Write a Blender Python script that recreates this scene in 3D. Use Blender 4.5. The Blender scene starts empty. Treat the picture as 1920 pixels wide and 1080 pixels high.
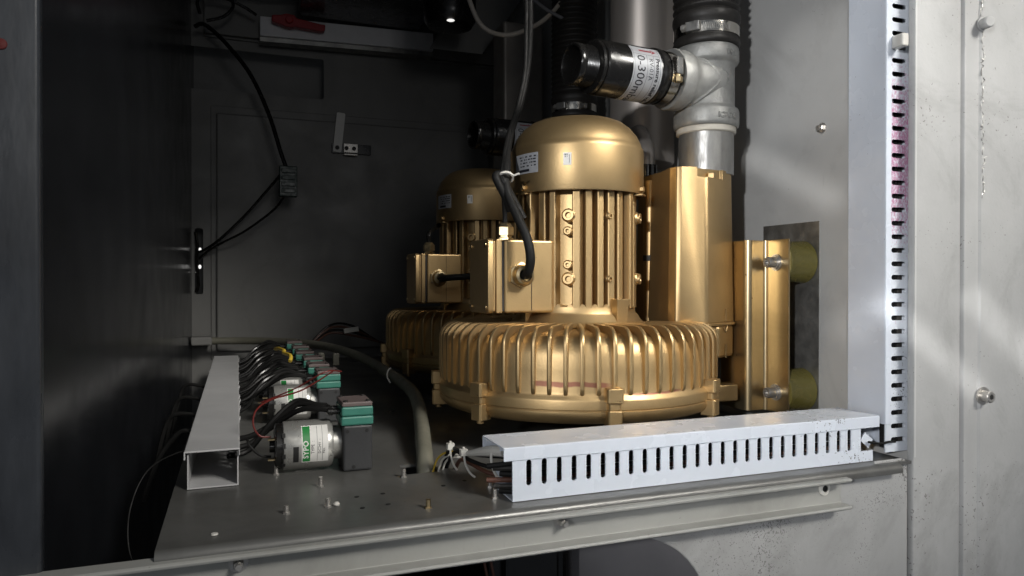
import bpy, bmesh, math, random
from math import sin, cos, pi, radians, sqrt, atan2
from mathutils import Vector, Matrix
random.seed(7)
sc = bpy.context.scene
COL = sc.collection

# ------------------------------------------------------------------ camera
cd = bpy.data.cameras.new('camera'); cam = bpy.data.objects.new('camera', cd); COL.objects.link(cam)
cam.location = (0, 0, .20)
cam.rotation_euler = (radians(90 - .35), 0, radians(-20.84))
cd.sensor_width = 36; cd.lens = 1354 / 1920 * 36; cd.clip_start = .01; cd.clip_end = 100
sc.camera = cam
# ------------------------------------------------------------------ world and lamps
w = bpy.data.worlds.new('World'); sc.world = w; w.use_nodes = True
bg = w.node_tree.nodes['Background']; bg.inputs[0].default_value = (.80, .88, 1, 1); bg.inputs[1].default_value = .13

def aim(o, target):
    d = Vector(target) - o.location
    o.rotation_euler = d.to_track_quat('-Z', 'Y').to_euler()
def area(name, loc, target, sx, sy, power, color, spread=180):
    l = bpy.data.lights.new(name, 'AREA'); l.shape = 'RECTANGLE'; l.size = sx; l.size_y = sy
    l.energy = power; l.color = color; l.spread = radians(spread)
    o = bpy.data.objects.new(name, l); COL.objects.link(o); o.location = loc; aim(o, target); return o
def spot(name, loc, target, power, color, angle, radius, blend=1):
    l = bpy.data.lights.new(name, 'SPOT'); l.energy = power; l.color = color
    l.spot_size = radians(angle); l.spot_blend = blend; l.shadow_soft_size = radius
    o = bpy.data.objects.new(name, l); COL.objects.link(o); o.location = loc; aim(o, target)
    return o
spot('daylight_key', (-1.32, -1.00, .62), (.80, .70, .32), 138, (.985, .99, 1), 30, .05, 1)
area('daylight_side', (1.50, -1.20, 1.75), (.48, .90, .24), 1.2, .8, 4.3, (1, .965, .90), 27)
area('front_fill', (.25, -1.6, .75), (.30, 2.0, .35), .5, .5, .21, (1, .985, .96), 45)  # added fill from the camera side, lifts the dark back wall
def patch(target, length, width, roll, e, dirv=(.69, .72, -.10), spread=1.4, dist=1.25):
    # a narrow sheet of sunlight thrown back into the cabinet from shiny things behind the camera
    d_ = Vector(dirv).normalized(); p = Vector(target) - d_ * dist
    o = area('sun_patch', p, target, length, width, e * (length + .03) * (width + .03) * .75, (1, .99, .97), spread)
    o.rotation_euler = (o.rotation_euler.to_matrix() @ Matrix.Rotation(radians(roll), 3, 'Z')).to_euler(); return o
patch((.725, .81, .350), .17, .016, -40, .8, spread=2.4)
patch((.725, .76, .480), .12, .150, -12, .5, spread=2.5)
patch((.745, .60, .125), .16, .024, -42, .9)
patch((.755, .60, .440), .05, .200, 10, .6, spread=2.5)
patch((.862, .60, .140), .13, .032, -44, 1.0)
patch((.880, .60, .430), .11, .120, 35, .5, spread=2)
patch((.690, .63, .175), .10, .040, 42, .4, spread=2)
sc.view_settings.view_transform = 'Standard'; sc.view_settings.look = 'None'
sc.view_settings.exposure = 0; sc.view_settings.gamma = 1
try:
    sc.cycles.max_bounces = 8; sc.cycles.diffuse_bounces = 4
except Exception: pass

# ------------------------------------------------------------------ materials
MATS = {}
def mat(name, col, rough=.5, metal=0., var=.12, vscale=18, bump=0., bscale=300, rvar=.1, spec=None, speck=None, coat=0, extra=None, stretch=None, grime=0):
    """paint / metal / plastic with mottled colour, uneven gloss, fine relief and, if asked, dirt specks"""
    m = bpy.data.materials.new(name); m.use_nodes = True; nt = m.node_tree; N = nt.nodes.new; L = nt.links.new
    b = nt.nodes['Principled BSDF']
    b.inputs['Metallic'].default_value = metal
    if spec is not None: b.inputs['Specular IOR Level'].default_value = spec
    if coat: b.inputs['Coat Weight'].default_value = coat; b.inputs['Coat Roughness'].default_value = .12
    tc = N('ShaderNodeTexCoord'); src = tc.outputs['Object']
    if stretch:
        mp = N('ShaderNodeMapping'); mp.inputs['Scale'].default_value = stretch; L(src, mp.inputs[0]); ssrc = mp.outputs[0]
    else: ssrc = src
    n = N('ShaderNodeTexNoise'); n.inputs['Scale'].default_value = vscale; n.inputs['Detail'].default_value = 5; n.inputs['Roughness'].default_value = .62
    L(ssrc, n.inputs['Vector'])
    mr = N('ShaderNodeMapRange'); mr.inputs['From Min'].default_value = .3; mr.inputs['From Max'].default_value = .7
    mr.inputs['To Min'].default_value = 1 - var; mr.inputs['To Max'].default_value = 1 + var; L(n.outputs[0], mr.inputs[0])
    mx = N('ShaderNodeMix'); mx.data_type = 'RGBA'; mx.blend_type = 'MULTIPLY'; mx.inputs[0].default_value = 1
    mx.inputs[6].default_value = (*col, 1); L(mr.outputs[0], mx.inputs[7]); out = mx.outputs[2]
    if speck:
        sc_, th, amt, dark, zmax = speck
        v = N('ShaderNodeTexVoronoi'); v.inputs['Scale'].default_value = sc_; v.inputs['Randomness'].default_value = 1
        nn = N('ShaderNodeTexNoise'); nn.inputs['Scale'].default_value = sc_ * .9; L(src, nn.inputs['Vector'])
        ad = N('ShaderNodeMixRGB') if False else N('ShaderNodeMix'); ad.data_type = 'RGBA'; ad.inputs[0].default_value = .012
        L(src, ad.inputs[6]); L(nn.outputs[1], ad.inputs[7]); L(ad.outputs[2], v.inputs['Vector'])
        big = N('ShaderNodeTexNoise'); big.inputs['Scale'].default_value = 9; L(src, big.inputs['Vector'])
        tm = N('ShaderNodeMapRange'); tm.inputs['From Min'].default_value = .42; tm.inputs['From Max'].default_value = .72
        tm.inputs['To Min'].default_value = 0; tm.inputs['To Max'].default_value = th; L(big.outputs[0], tm.inputs[0])
        thr = tm.outputs[0]
        if zmax is not None:   # spatter is thicker low down, towards the trunking's lower corner
            s = N('ShaderNodeSeparateXYZ'); L(src, s.inputs[0])
            zr = N('ShaderNodeMapRange'); zr.inputs['From Min'].default_value = zmax[0]; zr.inputs['From Max'].default_value = zmax[1]
            zr.inputs['To Min'].default_value = 1; zr.inputs['To Max'].default_value = zmax[2]
            L(s.outputs[zmax[3]], zr.inputs[0]); mm = N('ShaderNodeMath'); mm.operation = 'MULTIPLY'
            L(thr, mm.inputs[0]); L(zr.outputs[0], mm.inputs[1]); thr = mm.outputs[0]
        lt = N('ShaderNodeMath'); lt.operation = 'LESS_THAN'; L(v.outputs['Distance'], lt.inputs[0]); L(thr, lt.inputs[1])
        ml = N('ShaderNodeMath'); ml.operation = 'MULTIPLY'; ml.inputs[1].default_value = amt; L(lt.outputs[0], ml.inputs[0])
        m2 = N('ShaderNodeMix'); m2.data_type = 'RGBA'; L(ml.outputs[0], m2.inputs[0]); L(out, m2.inputs[6]); m2.inputs[7].default_value = (*dark, 1)
        out = m2.outputs[2]
    if grime:      # old smears and rubbed dirt in blotches and streaks of their own
        g1 = N('ShaderNodeTexNoise'); g1.inputs['Scale'].default_value = 5.5; g1.inputs['Detail'].default_value = 9; g1.inputs['Roughness'].default_value = .7; g1.inputs['Distortion'].default_value = .8
        L(src, g1.inputs['Vector'])
        g2 = N('ShaderNodeMapRange'); g2.inputs['From Min'].default_value = .50; g2.inputs['From Max'].default_value = .72; g2.inputs['To Max'].default_value = grime; L(g1.outputs[0], g2.inputs[0])
        mp2 = N('ShaderNodeMapping'); mp2.inputs['Scale'].default_value = (55, 55, 9); mp2.inputs['Rotation'].default_value = (.25, .3, .1); L(src, mp2.inputs[0])
        g3 = N('ShaderNodeTexNoise'); g3.inputs['Scale'].default_value = 3; g3.inputs['Detail'].default_value = 6; g3.inputs['Roughness'].default_value = .8; L(mp2.outputs[0], g3.inputs['Vector'])
        g4 = N('ShaderNodeMapRange'); g4.inputs['From Min'].default_value = .64; g4.inputs['From Max'].default_value = .70; g4.inputs['To Max'].default_value = grime * .8; L(g3.outputs[0], g4.inputs[0])
        gm = N('ShaderNodeMath'); gm.operation = 'MAXIMUM'; L(g2.outputs[0], gm.inputs[0]); L(g4.outputs[0], gm.inputs[1])
        m3 = N('ShaderNodeMix'); m3.data_type = 'RGBA'; L(gm.outputs[0], m3.inputs[0]); L(out, m3.inputs[6]); m3.inputs[7].default_value = (col[0] * .45, col[1] * .44, col[2] * .42, 1); out = m3.outputs[2]
    if extra: out = extra(nt, src, out)
    L(out, b.inputs['Base Color'])
    rr = N('ShaderNodeMapRange'); rr.inputs['From Min'].default_value = .3; rr.inputs['From Max'].default_value = .7
    rr.inputs['To Min'].default_value = max(.02, rough - rvar); rr.inputs['To Max'].default_value = min(1, rough + rvar)
    n3 = N('ShaderNodeTexNoise'); n3.inputs['Scale'].default_value = vscale * 2.3; n3.inputs['Detail'].default_value = 4; L(ssrc, n3.inputs['Vector'])
    L(n3.outputs[0], rr.inputs[0]); L(rr.outputs[0], b.inputs['Roughness'])
    if bump:
        n2 = N('ShaderNodeTexNoise'); n2.inputs['Scale'].default_value = bscale; n2.inputs['Detail'].default_value = 2; L(ssrc, n2.inputs['Vector'])
        bp = N('ShaderNodeBump'); bp.inputs['Strength'].default_value = bump; bp.inputs['Distance'].default_value = .001
        L(n2.outputs[0], bp.inputs['Height']); L(bp.outputs[0], b.inputs['Normal'])
    MATS[name] = m; return m

def pink_marks(nt, src, out):       # smeared pink marker on the slotted side of the upright trunking
    N = nt.nodes.new; L = nt.links.new
    s = N('ShaderNodeSeparateXYZ'); L(src, s.inputs[0])
    r = N('ShaderNodeValToRGB'); cr = r.color_ramp
    mr = N('ShaderNodeMapRange'); mr.inputs['From Min'].default_value = 0; mr.inputs['From Max'].default_value = .6; L(s.outputs[2], mr.inputs[0]); L(mr.outputs[0], r.inputs[0])
    cr.elements[0].position = .16; cr.elements[0].color = (.0, .0, .0, 1); cr.elements[1].position = .84; cr.elements[1].color = (0, 0, 0, 1)
    for p, c in ((.20, .40), (.36, .41), (.43, .52), (.50, .58), (.60, .59), (.67, .54), (.75, .44)):
        e = cr.elements.new(p); e.color = (c, c, c, 1)
    mp = N('ShaderNodeMapping'); mp.inputs['Scale'].default_value = (420, 1, 240); L(src, mp.inputs[0])
    n = N('ShaderNodeTexNoise'); n.inputs['Scale'].default_value = 1; n.inputs['Detail'].default_value = 6; n.inputs['Roughness'].default_value = .75; L(mp.outputs[0], n.inputs['Vector'])
    sb = N('ShaderNodeMath'); sb.operation = 'SUBTRACT'; L(r.outputs[0], sb.inputs[0]); L(n.outputs[0], sb.inputs[1])
    k = N('ShaderNodeMapRange'); k.inputs['From Min'].default_value = -.02; k.inputs['From Max'].default_value = .12; k.inputs['To Max'].default_value = .72; L(sb.outputs[0], k.inputs[0])
    # only on the flat between the cover lip and the wall
    xr = N('ShaderNodeMath'); xr.operation = 'GREATER_THAN'; L(s.outputs[0], xr.inputs[0]); xr.inputs[1].default_value = .008
    ml = N('ShaderNodeMath'); ml.operation = 'MULTIPLY'; L(k.outputs[0], ml.inputs[0]); L(xr.outputs[0], ml.inputs[1])
    m = N('ShaderNodeMix'); m.data_type = 'RGBA'; L(ml.outputs[0], m.inputs[0]); L(out, m.inputs[6]); m.inputs[7].default_value = (.42, .05, .21, 1)
    return m.outputs[2]
def red_line(nt, src, out):         # reddish marker stroke along the ring housing
    N = nt.nodes.new; L = nt.links.new
    s = N('ShaderNodeSeparateXYZ'); L(src, s.inputs[0])
    at = N('ShaderNodeMath'); at.operation = 'ARCTAN2'; L(s.outputs[1], at.inputs[0]); L(s.outputs[0], at.inputs[1])
    n = N('ShaderNodeTexNoise'); n.inputs['Scale'].default_value = 40; L(src, n.inputs['Vector'])
    def band(sock, a, b_, soft):
        x = N('ShaderNodeMapRange'); x.inputs['From Min'].default_value = a; x.inputs['From Max'].default_value = a + soft; L(sock, x.inputs[0])
        y = N('ShaderNodeMapRange'); y.inputs['From Min'].default_value = b_; y.inputs['From Max'].default_value = b_ - soft; L(sock, y.inputs[0])
        m = N('ShaderNodeMath'); m.operation = 'MULTIPLY'; L(x.outputs[0], m.inputs[0]); L(y.outputs[0], m.inputs[1]); return m.outputs[0]
    zz = N('ShaderNodeMath'); zz.operation = 'MULTIPLY_ADD'; zz.inputs[1].default_value = .006; L(n.outputs[0], zz.inputs[0]); L(s.outputs[2], zz.inputs[2])
    a1 = band(at.outputs[0], radians(-133), radians(-103), .05); z1 = band(zz.outputs[0], .0855, .0925, .0015)
    a2 = band(at.outputs[0], radians(-100), radians(-72), .1); z2 = band(zz.outputs[0], .0755, .0795, .0012)
    def mul(p, q, k=1):
        m = N('ShaderNodeMath'); m.operation = 'MULTIPLY'; L(p, m.inputs[0]); L(q, m.inputs[1]); return m.outputs[0]
    mxm = N('ShaderNodeMath'); mxm.operation = 'MAXIMUM'; L(mul(a1, z1), mxm.inputs[0]); L(mul(a2, z2), mxm.inputs[1])
    k = N('ShaderNodeMath'); k.operation = 'MULTIPLY'; k.inputs[1].default_value = .72; L(mxm.outputs[0], k.inputs[0])
    m = N('ShaderNodeMix'); m.data_type = 'RGBA'; L(k.outputs[0], m.inputs[0]); L(out, m.inputs[6]); m.inputs[7].default_value = (.20, .045, .05, 1)
    return m.outputs[2]

GOLD = (.49, .345, .172)
gold = mat('gold_paint', GOLD, .43, .90, .08, 14, .10, 420, .03, speck=(120, .10, .6, (.08, .05, .03), None), grime=.06)
gold_ring = mat('gold_paint_marked', GOLD, .45, .90, .10, 12, .10, 420, .03, extra=red_line, grime=0.35)
gold_sheet = mat('gold_sheet', (.57, .45, .27), .32, .95, .08, 20, .02, 300, .025, speck=(70, .14, .7, (.12, .07, .03), None), stretch=(1, 1, .25), grime=0.35)
brass = mat('nickel_brass', (.52, .41, .24), .36, 1, .08, 60)
paint = mat('grey_paint', (.50, .50, .49), .45, 0, .07, 7, .10, 260, .1, speck=(140, .10, .6, (.10, .09, .08), None), grime=0.35)
paint_spatter = mat('grey_paint_spattered', (.38, .38, .375), .42, 0, .08, 9, .14, 240, .1, speck=(300, .34, .75, (.09, .085, .08), (-.07, .0, 2.2, 2)), grime=0.55)
paint_post = mat('grey_paint_post', (.41, .41, .405), .45, 0, .10, 8, .16, 220, .1, speck=(170, .24, .7, (.11, .10, .09), None), grime=0.55)
rail_m = mat('rail_paint', (.35, .35, .33), .40, 0, .06, 10, .10, 240, .08, speck=(80, .10, .5, (.15, .14, .12), None), grime=0.4)
shelf_m = mat('shelf_steel', (.15, .149, .142), .36, .35, .14, 6, .05, 400, .09, speck=(60, .12, .5, (.05, .05, .05), None), grime=0.6)
back_m = mat('back_paint', (.19, .188, .18), .50, 0, .08, 5, .08, 200, .1, grime=0.4)
black_wall = mat('black_gloss', (.016, .017, .020), .21, 0, .3, 6, 0, 100, .05)
post_dark = mat('dark_post_paint', (.042, .046, .053), .32, 0, .5, 20, .2, 120, .12, stretch=(1, 1, .3))
bare = mat('bare_steel', (.36, .355, .34), .42, .8, .35, 30, .1, 200, .12)
pvc = mat('trunking_pvc', (.64, .685, .76), .26, 0, .04, 10, .02, 300, .06, speck=(130, .16, .7, (.10, .10, .11), None), grime=.05)
pvc_low = mat('trunking_pvc_spattered', (.64, .685, .76), .26, 0, .04, 10, .02, 300, .06, speck=(210, .75, .8, (.07, .07, .07), (.46, .30, .02, 0)), grime=.06)
pvc_pink = mat('trunking_pvc_pink', (.62, .66, .72), .36, 0, .06, 14, .03, 300, .06, speck=(230, .62, .8, (.07, .07, .07), (.02, .22, .25, 2)), extra=pink_marks, grime=0.35)
pvc_grey = mat('trunking_grey', (.46, .46, .465), .42, 0, .06, 12, .04, 300, .06, grime=.06)
black = mat('black_plastic', (.009, .0085, .008), .24, 0, .2, 25, .05, 200, .1)
black_matt = mat('black_rubber', (.020, .018, .016), .55, 0, .25, 25, .1, 300, .1)
cable_m = mat('cable_sheath', (.010, .0098, .0095), .55, 0, spec=.2, var=.2, vscale=60, bump=.04, bscale=300, rvar=.1)
galv = mat('galvanised', (.36, .36, .345), .52, .5, .16, 70, .35, 420, .1, speck=(110, .14, .6, (.13, .12, .11), None))
steel = mat('steel_pipe', (.36, .355, .34), .42, .75, .22, 60, .25, 260, .12, stretch=(1, 1, .4))
stainless = mat('stainless', (.46, .42, .385), .44, .65, .06, 30, .02, 300, .04, stretch=(1, 1, .1))
bolt_m = mat('bolt_steel', (.50, .48, .45), .34, .75, .15, 80)
chrome = mat('clamp_steel', (.66, .63, .57), .17, 1, .06, 60)
tape = mat('thread_seal', (.62, .58, .50), .6, 0, .1, 60)
white = mat('white_print', (.74, .73, .70), .5, 0, .05, 30)
silver_lab = mat('silver_label', (.44, .45, .47), .38, .25, .05, 30)
ink = mat('black_ink', (.015, .015, .02), .55, 0)
grey_ink = mat('grey_ink', (.16, .16, .17), .55, 0)
red_ink = mat('red_ink', (.22, .015, .025), .5, 0)
green_ink = mat('green_ink', (.02, .22, .05), .5, 0)
teal = mat('teal_plastic', (.045, .19, .145), .42, 0, .10, 40, .05, 300)
blush = mat('pump_plate', (.13, .10, .095), .5, 0, .1, 40)
pump_black = mat('pump_black', (.035, .036, .038), .5, 0, .12, 40, .1, 400)
can = mat('motor_can', (.46, .455, .43), .34, .65, .06, 50, grime=0.25)
conduit_m = mat('grey_conduit', (.165, .16, .125), .5, 0, .1, 30, .04, 200)
yellow = mat('yellow_plastic', (.55, .38, .04), .45, 0)
redm = mat('red_plastic', (.32, .016, .022), .38, 0, .1, 40)
red_wire = mat('red_wire', (.13, .016, .013), .45, 0)
brown_wire = mat('brown_wire', (.10, .04, .025), .5, 0)
white_wire = mat('white_plastic', (.60, .585, .54), .45, 0, .06, 40)
clear_tube = mat('clear_tubing', (.42, .38, .33), .22, 0, .1, 40)
urethane = mat('yellow_urethane', (.18, .155, .04), .28, 0, .15, 25, .04, 200)
pcb = mat('green_terminal', (.006, .026, .019), .4, 0, .2, 40)
box_grey = mat('box_grey', (.72, .72, .74), .5, 0, .05, 30)
dark = mat('dark_void', (.010, .010, .010), .7, 0)
lilac = mat('pale_panel', (.27, .26, .27), .4, 0, .08, 14)
dull_sheet = mat('dull_sheet', (.30, .275, .25), .42, .3, .1, 20)
glow_m = bpy.data.materials.new('painted_glow'); glow_m.use_nodes = True
lb = glow_m.node_tree.nodes['Principled BSDF']; lb.inputs['Emission Color'].default_value = (1, .98, .95, 1); lb.inputs['Emission Strength'].default_value = 1.0  # emission stands in for a highlight and for daylight in the slot

# ------------------------------------------------------------------ mesh builder
class MB:
    def __init__(s, off=(0, 0, 0)): s.v = []; s.f = []; s.off = Vector(off)
    def add(s, vs, fs):
        b = len(s.v); s.v += [Vector(p) for p in vs]; s.f += [[b + i for i in f] for f in fs]; return s
    def box(s, lo, hi, M=None):
        x0, y0, z0 = lo; x1, y1, z1 = hi
        vs = [Vector(p) for p in ((x0,y0,z0),(x1,y0,z0),(x1,y1,z0),(x0,y1,z0),(x0,y0,z1),(x1,y0,z1),(x1,y1,z1),(x0,y1,z1))]
        if M: vs = [M @ p for p in vs]
        return s.add(vs, [(0,3,2,1),(4,5,6,7),(0,1,5,4),(1,2,6,5),(2,3,7,6),(3,0,4,7)])
    def prism(s, poly, z0, z1, M=None, top=None):
        """poly (x,y) counter-clockwise, extruded z0..z1; top = polygon at z1 if it differs"""
        n = len(poly); t = top or poly
        vs = [Vector((p[0], p[1], z0)) for p in poly] + [Vector((p[0], p[1], z1)) for p in t]
        if M: vs = [M @ p for p in vs]
        return s.add(vs, [tuple(range(n - 1, -1, -1)), tuple(range(n, 2 * n))] + [(i, (i + 1) % n, n + (i + 1) % n, n + i) for i in range(n)])
    def lathe(s, prof, seg=48, M=None, a0=0, a1=2 * pi):
        full = abs(a1 - a0 - 2 * pi) < 1e-6; cols = seg if full else seg + 1; n = len(prof); vs = []
        for i in range(cols):
            a = a0 + (a1 - a0) * i / seg
            for r, z in prof: vs.append(Vector((max(r, 1e-5) * cos(a), max(r, 1e-5) * sin(a), z)))
        if M: vs = [M @ p for p in vs]
        fs = []
        for i in range(seg):
            j = (i + 1) % cols
            for k in range(n - 1): fs.append((i * n + k, j * n + k, j * n + k + 1, i * n + k + 1))
        return s.add(vs, fs)
    def cyl(s, p0, p1, r0, r1=None, seg=24, bev=0):
        r1 = r0 if r1 is None else r1; p0 = Vector(p0); p1 = Vector(p1); h = (p1 - p0).length
        M = frame(p0, p1 - p0)
        pr = [(0, 0), (r0 - bev, 0), (r0, bev), (r1, h - bev), (r1 - bev, h), (0, h)] if bev else [(0, 0), (r0, 0), (r1, h), (0, h)]
        return s.lathe(pr, seg, M)
    def tube(s, pts, r, seg=10, res=6, smooth=True, cap=True):
        pts = [Vector(p) for p in pts]
        P = catmull(pts, res) if smooth else pts
        n = len(P); prev = None; vs = []; fs = []
        for i, p in enumerate(P):
            t = (P[min(i + 1, n - 1)] - P[max(i - 1, 0)]).normalized()
            if prev is None:
                prev = t.orthogonal().normalized()
            u = (prev - t * prev.dot(t)).normalized(); prev = u; v = t.cross(u)
            rr = r(i / (n - 1)) if callable(r) else r
            for k in range(seg): a = 2 * pi * k / seg; vs.append(p + (u * cos(a) + v * sin(a)) * rr)
        for i in range(n - 1):
            for k in range(seg): k2 = (k + 1) % seg; fs.append((i * seg + k, i * seg + k2, (i + 1) * seg + k2, (i + 1) * seg + k))
        if cap: fs += [tuple(range(seg - 1, -1, -1)), tuple(range((n - 1) * seg, n * seg))]
        return s.add(vs, fs)
    def build(s, name, m, parent=None, smooth=True, angle=32, bevel=0, bseg=2, solid=0):
        me = bpy.data.meshes.new(name); me.from_pydata([p - s.off for p in s.v], [], s.f); me.update()
        bm = bmesh.new(); bm.from_mesh(me); bmesh.ops.remove_doubles(bm, verts=bm.verts, dist=1e-6)
        bmesh.ops.dissolve_degenerate(bm, dist=1e-7, edges=bm.edges); bmesh.ops.recalc_face_normals(bm, faces=bm.faces)
        bm.to_mesh(me); bm.free()
        if smooth:
            for p in me.polygons: p.use_smooth = True
            me.set_sharp_from_angle(angle=radians(angle))
        me.materials.append(m); o = bpy.data.objects.new(name, me); COL.objects.link(o)
        if bevel:
            b = o.modifiers.new('bevel', 'BEVEL'); b.width = bevel; b.segments = bseg; b.limit_method = 'ANGLE'; b.angle_limit = radians(40)
            b.harden_normals = False
            if not smooth:
                for p in me.polygons: p.use_smooth = False
        if solid: k = o.modifiers.new('solid', 'SOLIDIFY'); k.thickness = solid; k.offset = 0
        if parent is not None: o.parent = parent
        elif s.off.length: o.location = s.off
        return o
def frame(p, axis, up=(0, 0, 1)):
    z = Vector(axis).normalized(); u = Vector(up)
    if abs(z.dot(u)) > .99: u = Vector((0, 1, 0)) if abs(z.y) < .9 else Vector((1, 0, 0))
    x = (u - z * u.dot(z)).normalized(); y = z.cross(x)
    M = Matrix((x, y, z)).transposed().to_4x4(); M.translation = Vector(p); return M
def catmull(P, res):
    out = []; n = len(P)
    for i in range(n - 1):
        a, b, c, d = P[max(i - 1, 0)], P[i], P[i + 1], P[min(i + 2, n - 1)]
        for k in range(res):
            t = k / res
            out.append(.5 * ((2 * b) + (c - a) * t + (2 * a - 5 * b + 4 * c - d) * t * t + (3 * b - a - 3 * c + d) * t ** 3))
    out.append(P[-1].copy()); return out
def rrect(x0, y0, x1, y1, r, n=4):
    p = []
    for cx, cy, a in ((x1 - r, y0 + r, -90), (x1 - r, y1 - r, 0), (x0 + r, y1 - r, 90), (x0 + r, y0 + r, 180)):
        for k in range(n + 1): t = radians(a + 90 * k / n); p.append((cx + r * cos(t), cy + r * sin(t)))
    return p
def tag(o, label=None, cat=None, group=None, kind=None):
    if label: o['label'] = label
    if cat: o['category'] = cat
    if group: o['group'] = group
    if kind: o['kind'] = kind
    return o
def thing(name, label, cat, loc=(0, 0, 0), group=None):
    o = bpy.data.objects.new(name, None); COL.objects.link(o); o.location = loc; o.empty_display_size = .02
    return tag(o, label, cat, group)
def struct(o): return tag(o, kind='structure')
def copy_tree(o, parent=None, skip=()):
    c = o.copy(); COL.objects.link(c); c.parent = parent
    for ch in list(o.children):
        if ch.name.split('.')[0] in skip: continue
        copy_tree(ch, c, skip)
    return c
def cut(o, cutter):
    m = o.modifiers.new('cut', 'BOOLEAN'); m.object = cutter; m.operation = 'DIFFERENCE'; m.solver = 'EXACT'
    bpy.context.view_layer.update()
    me = bpy.data.meshes.new_from_object(o.evaluated_get(bpy.context.evaluated_depsgraph_get()))
    o.modifiers.clear(); o.data = me; bpy.data.objects.remove(cutter)
    me.set_sharp_from_angle(angle=radians(32))
def text_mesh(body, size, bold=0, align='LEFT', space=1):
    """2-D outline of a word as (verts, faces), x to the right, y up"""
    c = bpy.data.curves.new('lettering', 'FONT'); c.body = body; c.size = size; c.offset = bold; c.align_x = align; c.resolution_u = 2; c.space_character = space
    o = bpy.data.objects.new('lettering', c); COL.objects.link(o); bpy.context.view_layer.update()
    me = bpy.data.meshes.new_from_object(o.evaluated_get(bpy.context.evaluated_depsgraph_get()))
    bm = bmesh.new(); bm.from_mesh(me)
    bmesh.ops.triangulate(bm, faces=bm.faces)
    vs = [v.co.copy() for v in bm.verts]; fs = [[v.index for v in f.verts] for f in bm.faces]
    bm.free(); bpy.data.objects.remove(o); bpy.data.curves.remove(c); bpy.data.meshes.remove(me); return vs, fs
def map_text(mb, body, size, fn, **k):
    vs, fs = text_mesh(body, size, **k); mb.add([fn(p.x, p.y) for p in vs], fs)
def map_rect(mb, x0, y0, x1, y1, fn, n=1):
    vs = []; fs = []
    for i in range(n + 1):
        x = x0 + (x1 - x0) * i / n; vs += [fn(x, y0), fn(x, y1)]
    for i in range(n): fs.append((2 * i, 2 * i + 2, 2 * i + 3, 2 * i + 1))
    mb.add(vs, fs)
def hexbolt(mb, p, axis, r, h, washer=1.6):
    """washer and hexagon head on a surface point, standing along axis"""
    M = frame(p, axis); mb.lathe([(0, 0), (r * washer, 0), (r * washer, .0012), (0, .0012)], 20, M)
    mb.lathe([(0, .001), (r, .001), (r, .001 + h * .85), (r * .85, .001 + h), (0, .001 + h)], 6, M)

XL, XR, YB, YF = -.109, .725, 2.06, .60        # cabinet: left wall, right wall, back, front plane
ZC = 1.02
# ================================================================== setting
# right wall with its bare patch behind the mounts
struct(MB((XR, .62, 0)).box((XR, .607, -.55), (XR + .003, YB + .003, ZC)).build('right_wall', paint, smooth=False))
rw = bpy.data.objects['right_wall']
MB((XR, .62, 0)).prism([(.754, .014), (.80, .014), (.8625, .16), (.8625, .284), (.7535, .2835)], 0, .0006, Matrix(((0, 0, -1, XR), (1, 0, 0, 0), (0, 1, 0, 0), (0, 0, 0, 1)))).build('bare_patch', bare, rw, smooth=False)
# left wall, glossy and dark
struct(MB((XL, .6, 0)).prism([(XL - .026, .612), (XL - .0235, .6122), (XL, YB + .0925), (XL - .003, YB + .0925)], -.55, ZC).build('left_wall', black_wall, smooth=False))
# back wall: frame sheet with an oblong hole, a doubled door panel and a slot
bw = struct(MB((0, YB, 0)).box((XL - .003, YB, -.55), (XR + .003, YB + .003, ZC)).build('back_wall', back_m, smooth=False))
c_ = MB((0, YB, 0)).prism(rrect(-.24, .7095, .226, .8205, .008), -.02, .02, Matrix(((1, 0, 0, 0), (0, 0, -1, YB), (0, 1, 0, 0), (0, 0, 0, 1)))).build('cutter', dark); cut(bw, c_)
c_ = MB((0, YB, 0)).prism(rrect(-.1035, .172, -.083, .345, .006), -.02, .02, Matrix(((1, 0, 0, 0), (0, 0, -1, YB), (0, 1, 0, 0), (0, 0, 0, 1)))).build('cutter', dark); cut(bw, c_)
for p in bw.data.polygons: p.use_smooth = False
MB((0, YB, 0)).box((XL - .003, YB + .09, -.1), (XR, YB + .093, .95)).build('rear_skin', back_m, bw, smooth=False)
mb = MB((0, YB, 0))                       # raised door panel: outer fold and inner field
mb.box((-.064, YB - .004, .0), (.715, YB - .0005, .6690)); mb.build('door_sheet', back_m, bw, smooth=False, bevel=.0015)
mb = MB((0, YB, 0)); mb.box((-.050, YB - .016, .02), (.705, YB - .0042, .648)); mb.build('door_panel', back_m, bw, smooth=False, bevel=.004)
mb = MB((0, YB, 0)); mb.box((XL + .03, YB - .010, .8455), (XR - .002, YB - .0005, .8515)); mb.build('fold_strip', back_m, bw, smooth=False, bevel=.002)
mb = MB((0, YB, 0)); mb.box((XL + .03, YB - .022, .8520), (XR - .002, YB - .0005, .99)); mb.build('upper_sheet', back_m, bw, smooth=False, bevel=.002)
struct(MB((.3, 1.3, ZC)).box((XL - .05, YF + .01, ZC), (XR + .003, YB, ZC + .004)).build('ceiling', paint, smooth=False))
struct(MB((.3, 1.3, -.55)).box((XL - .8, .3, -.56), (XR + .6, YB, -.55)).build('floor', dark, smooth=False))

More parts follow.
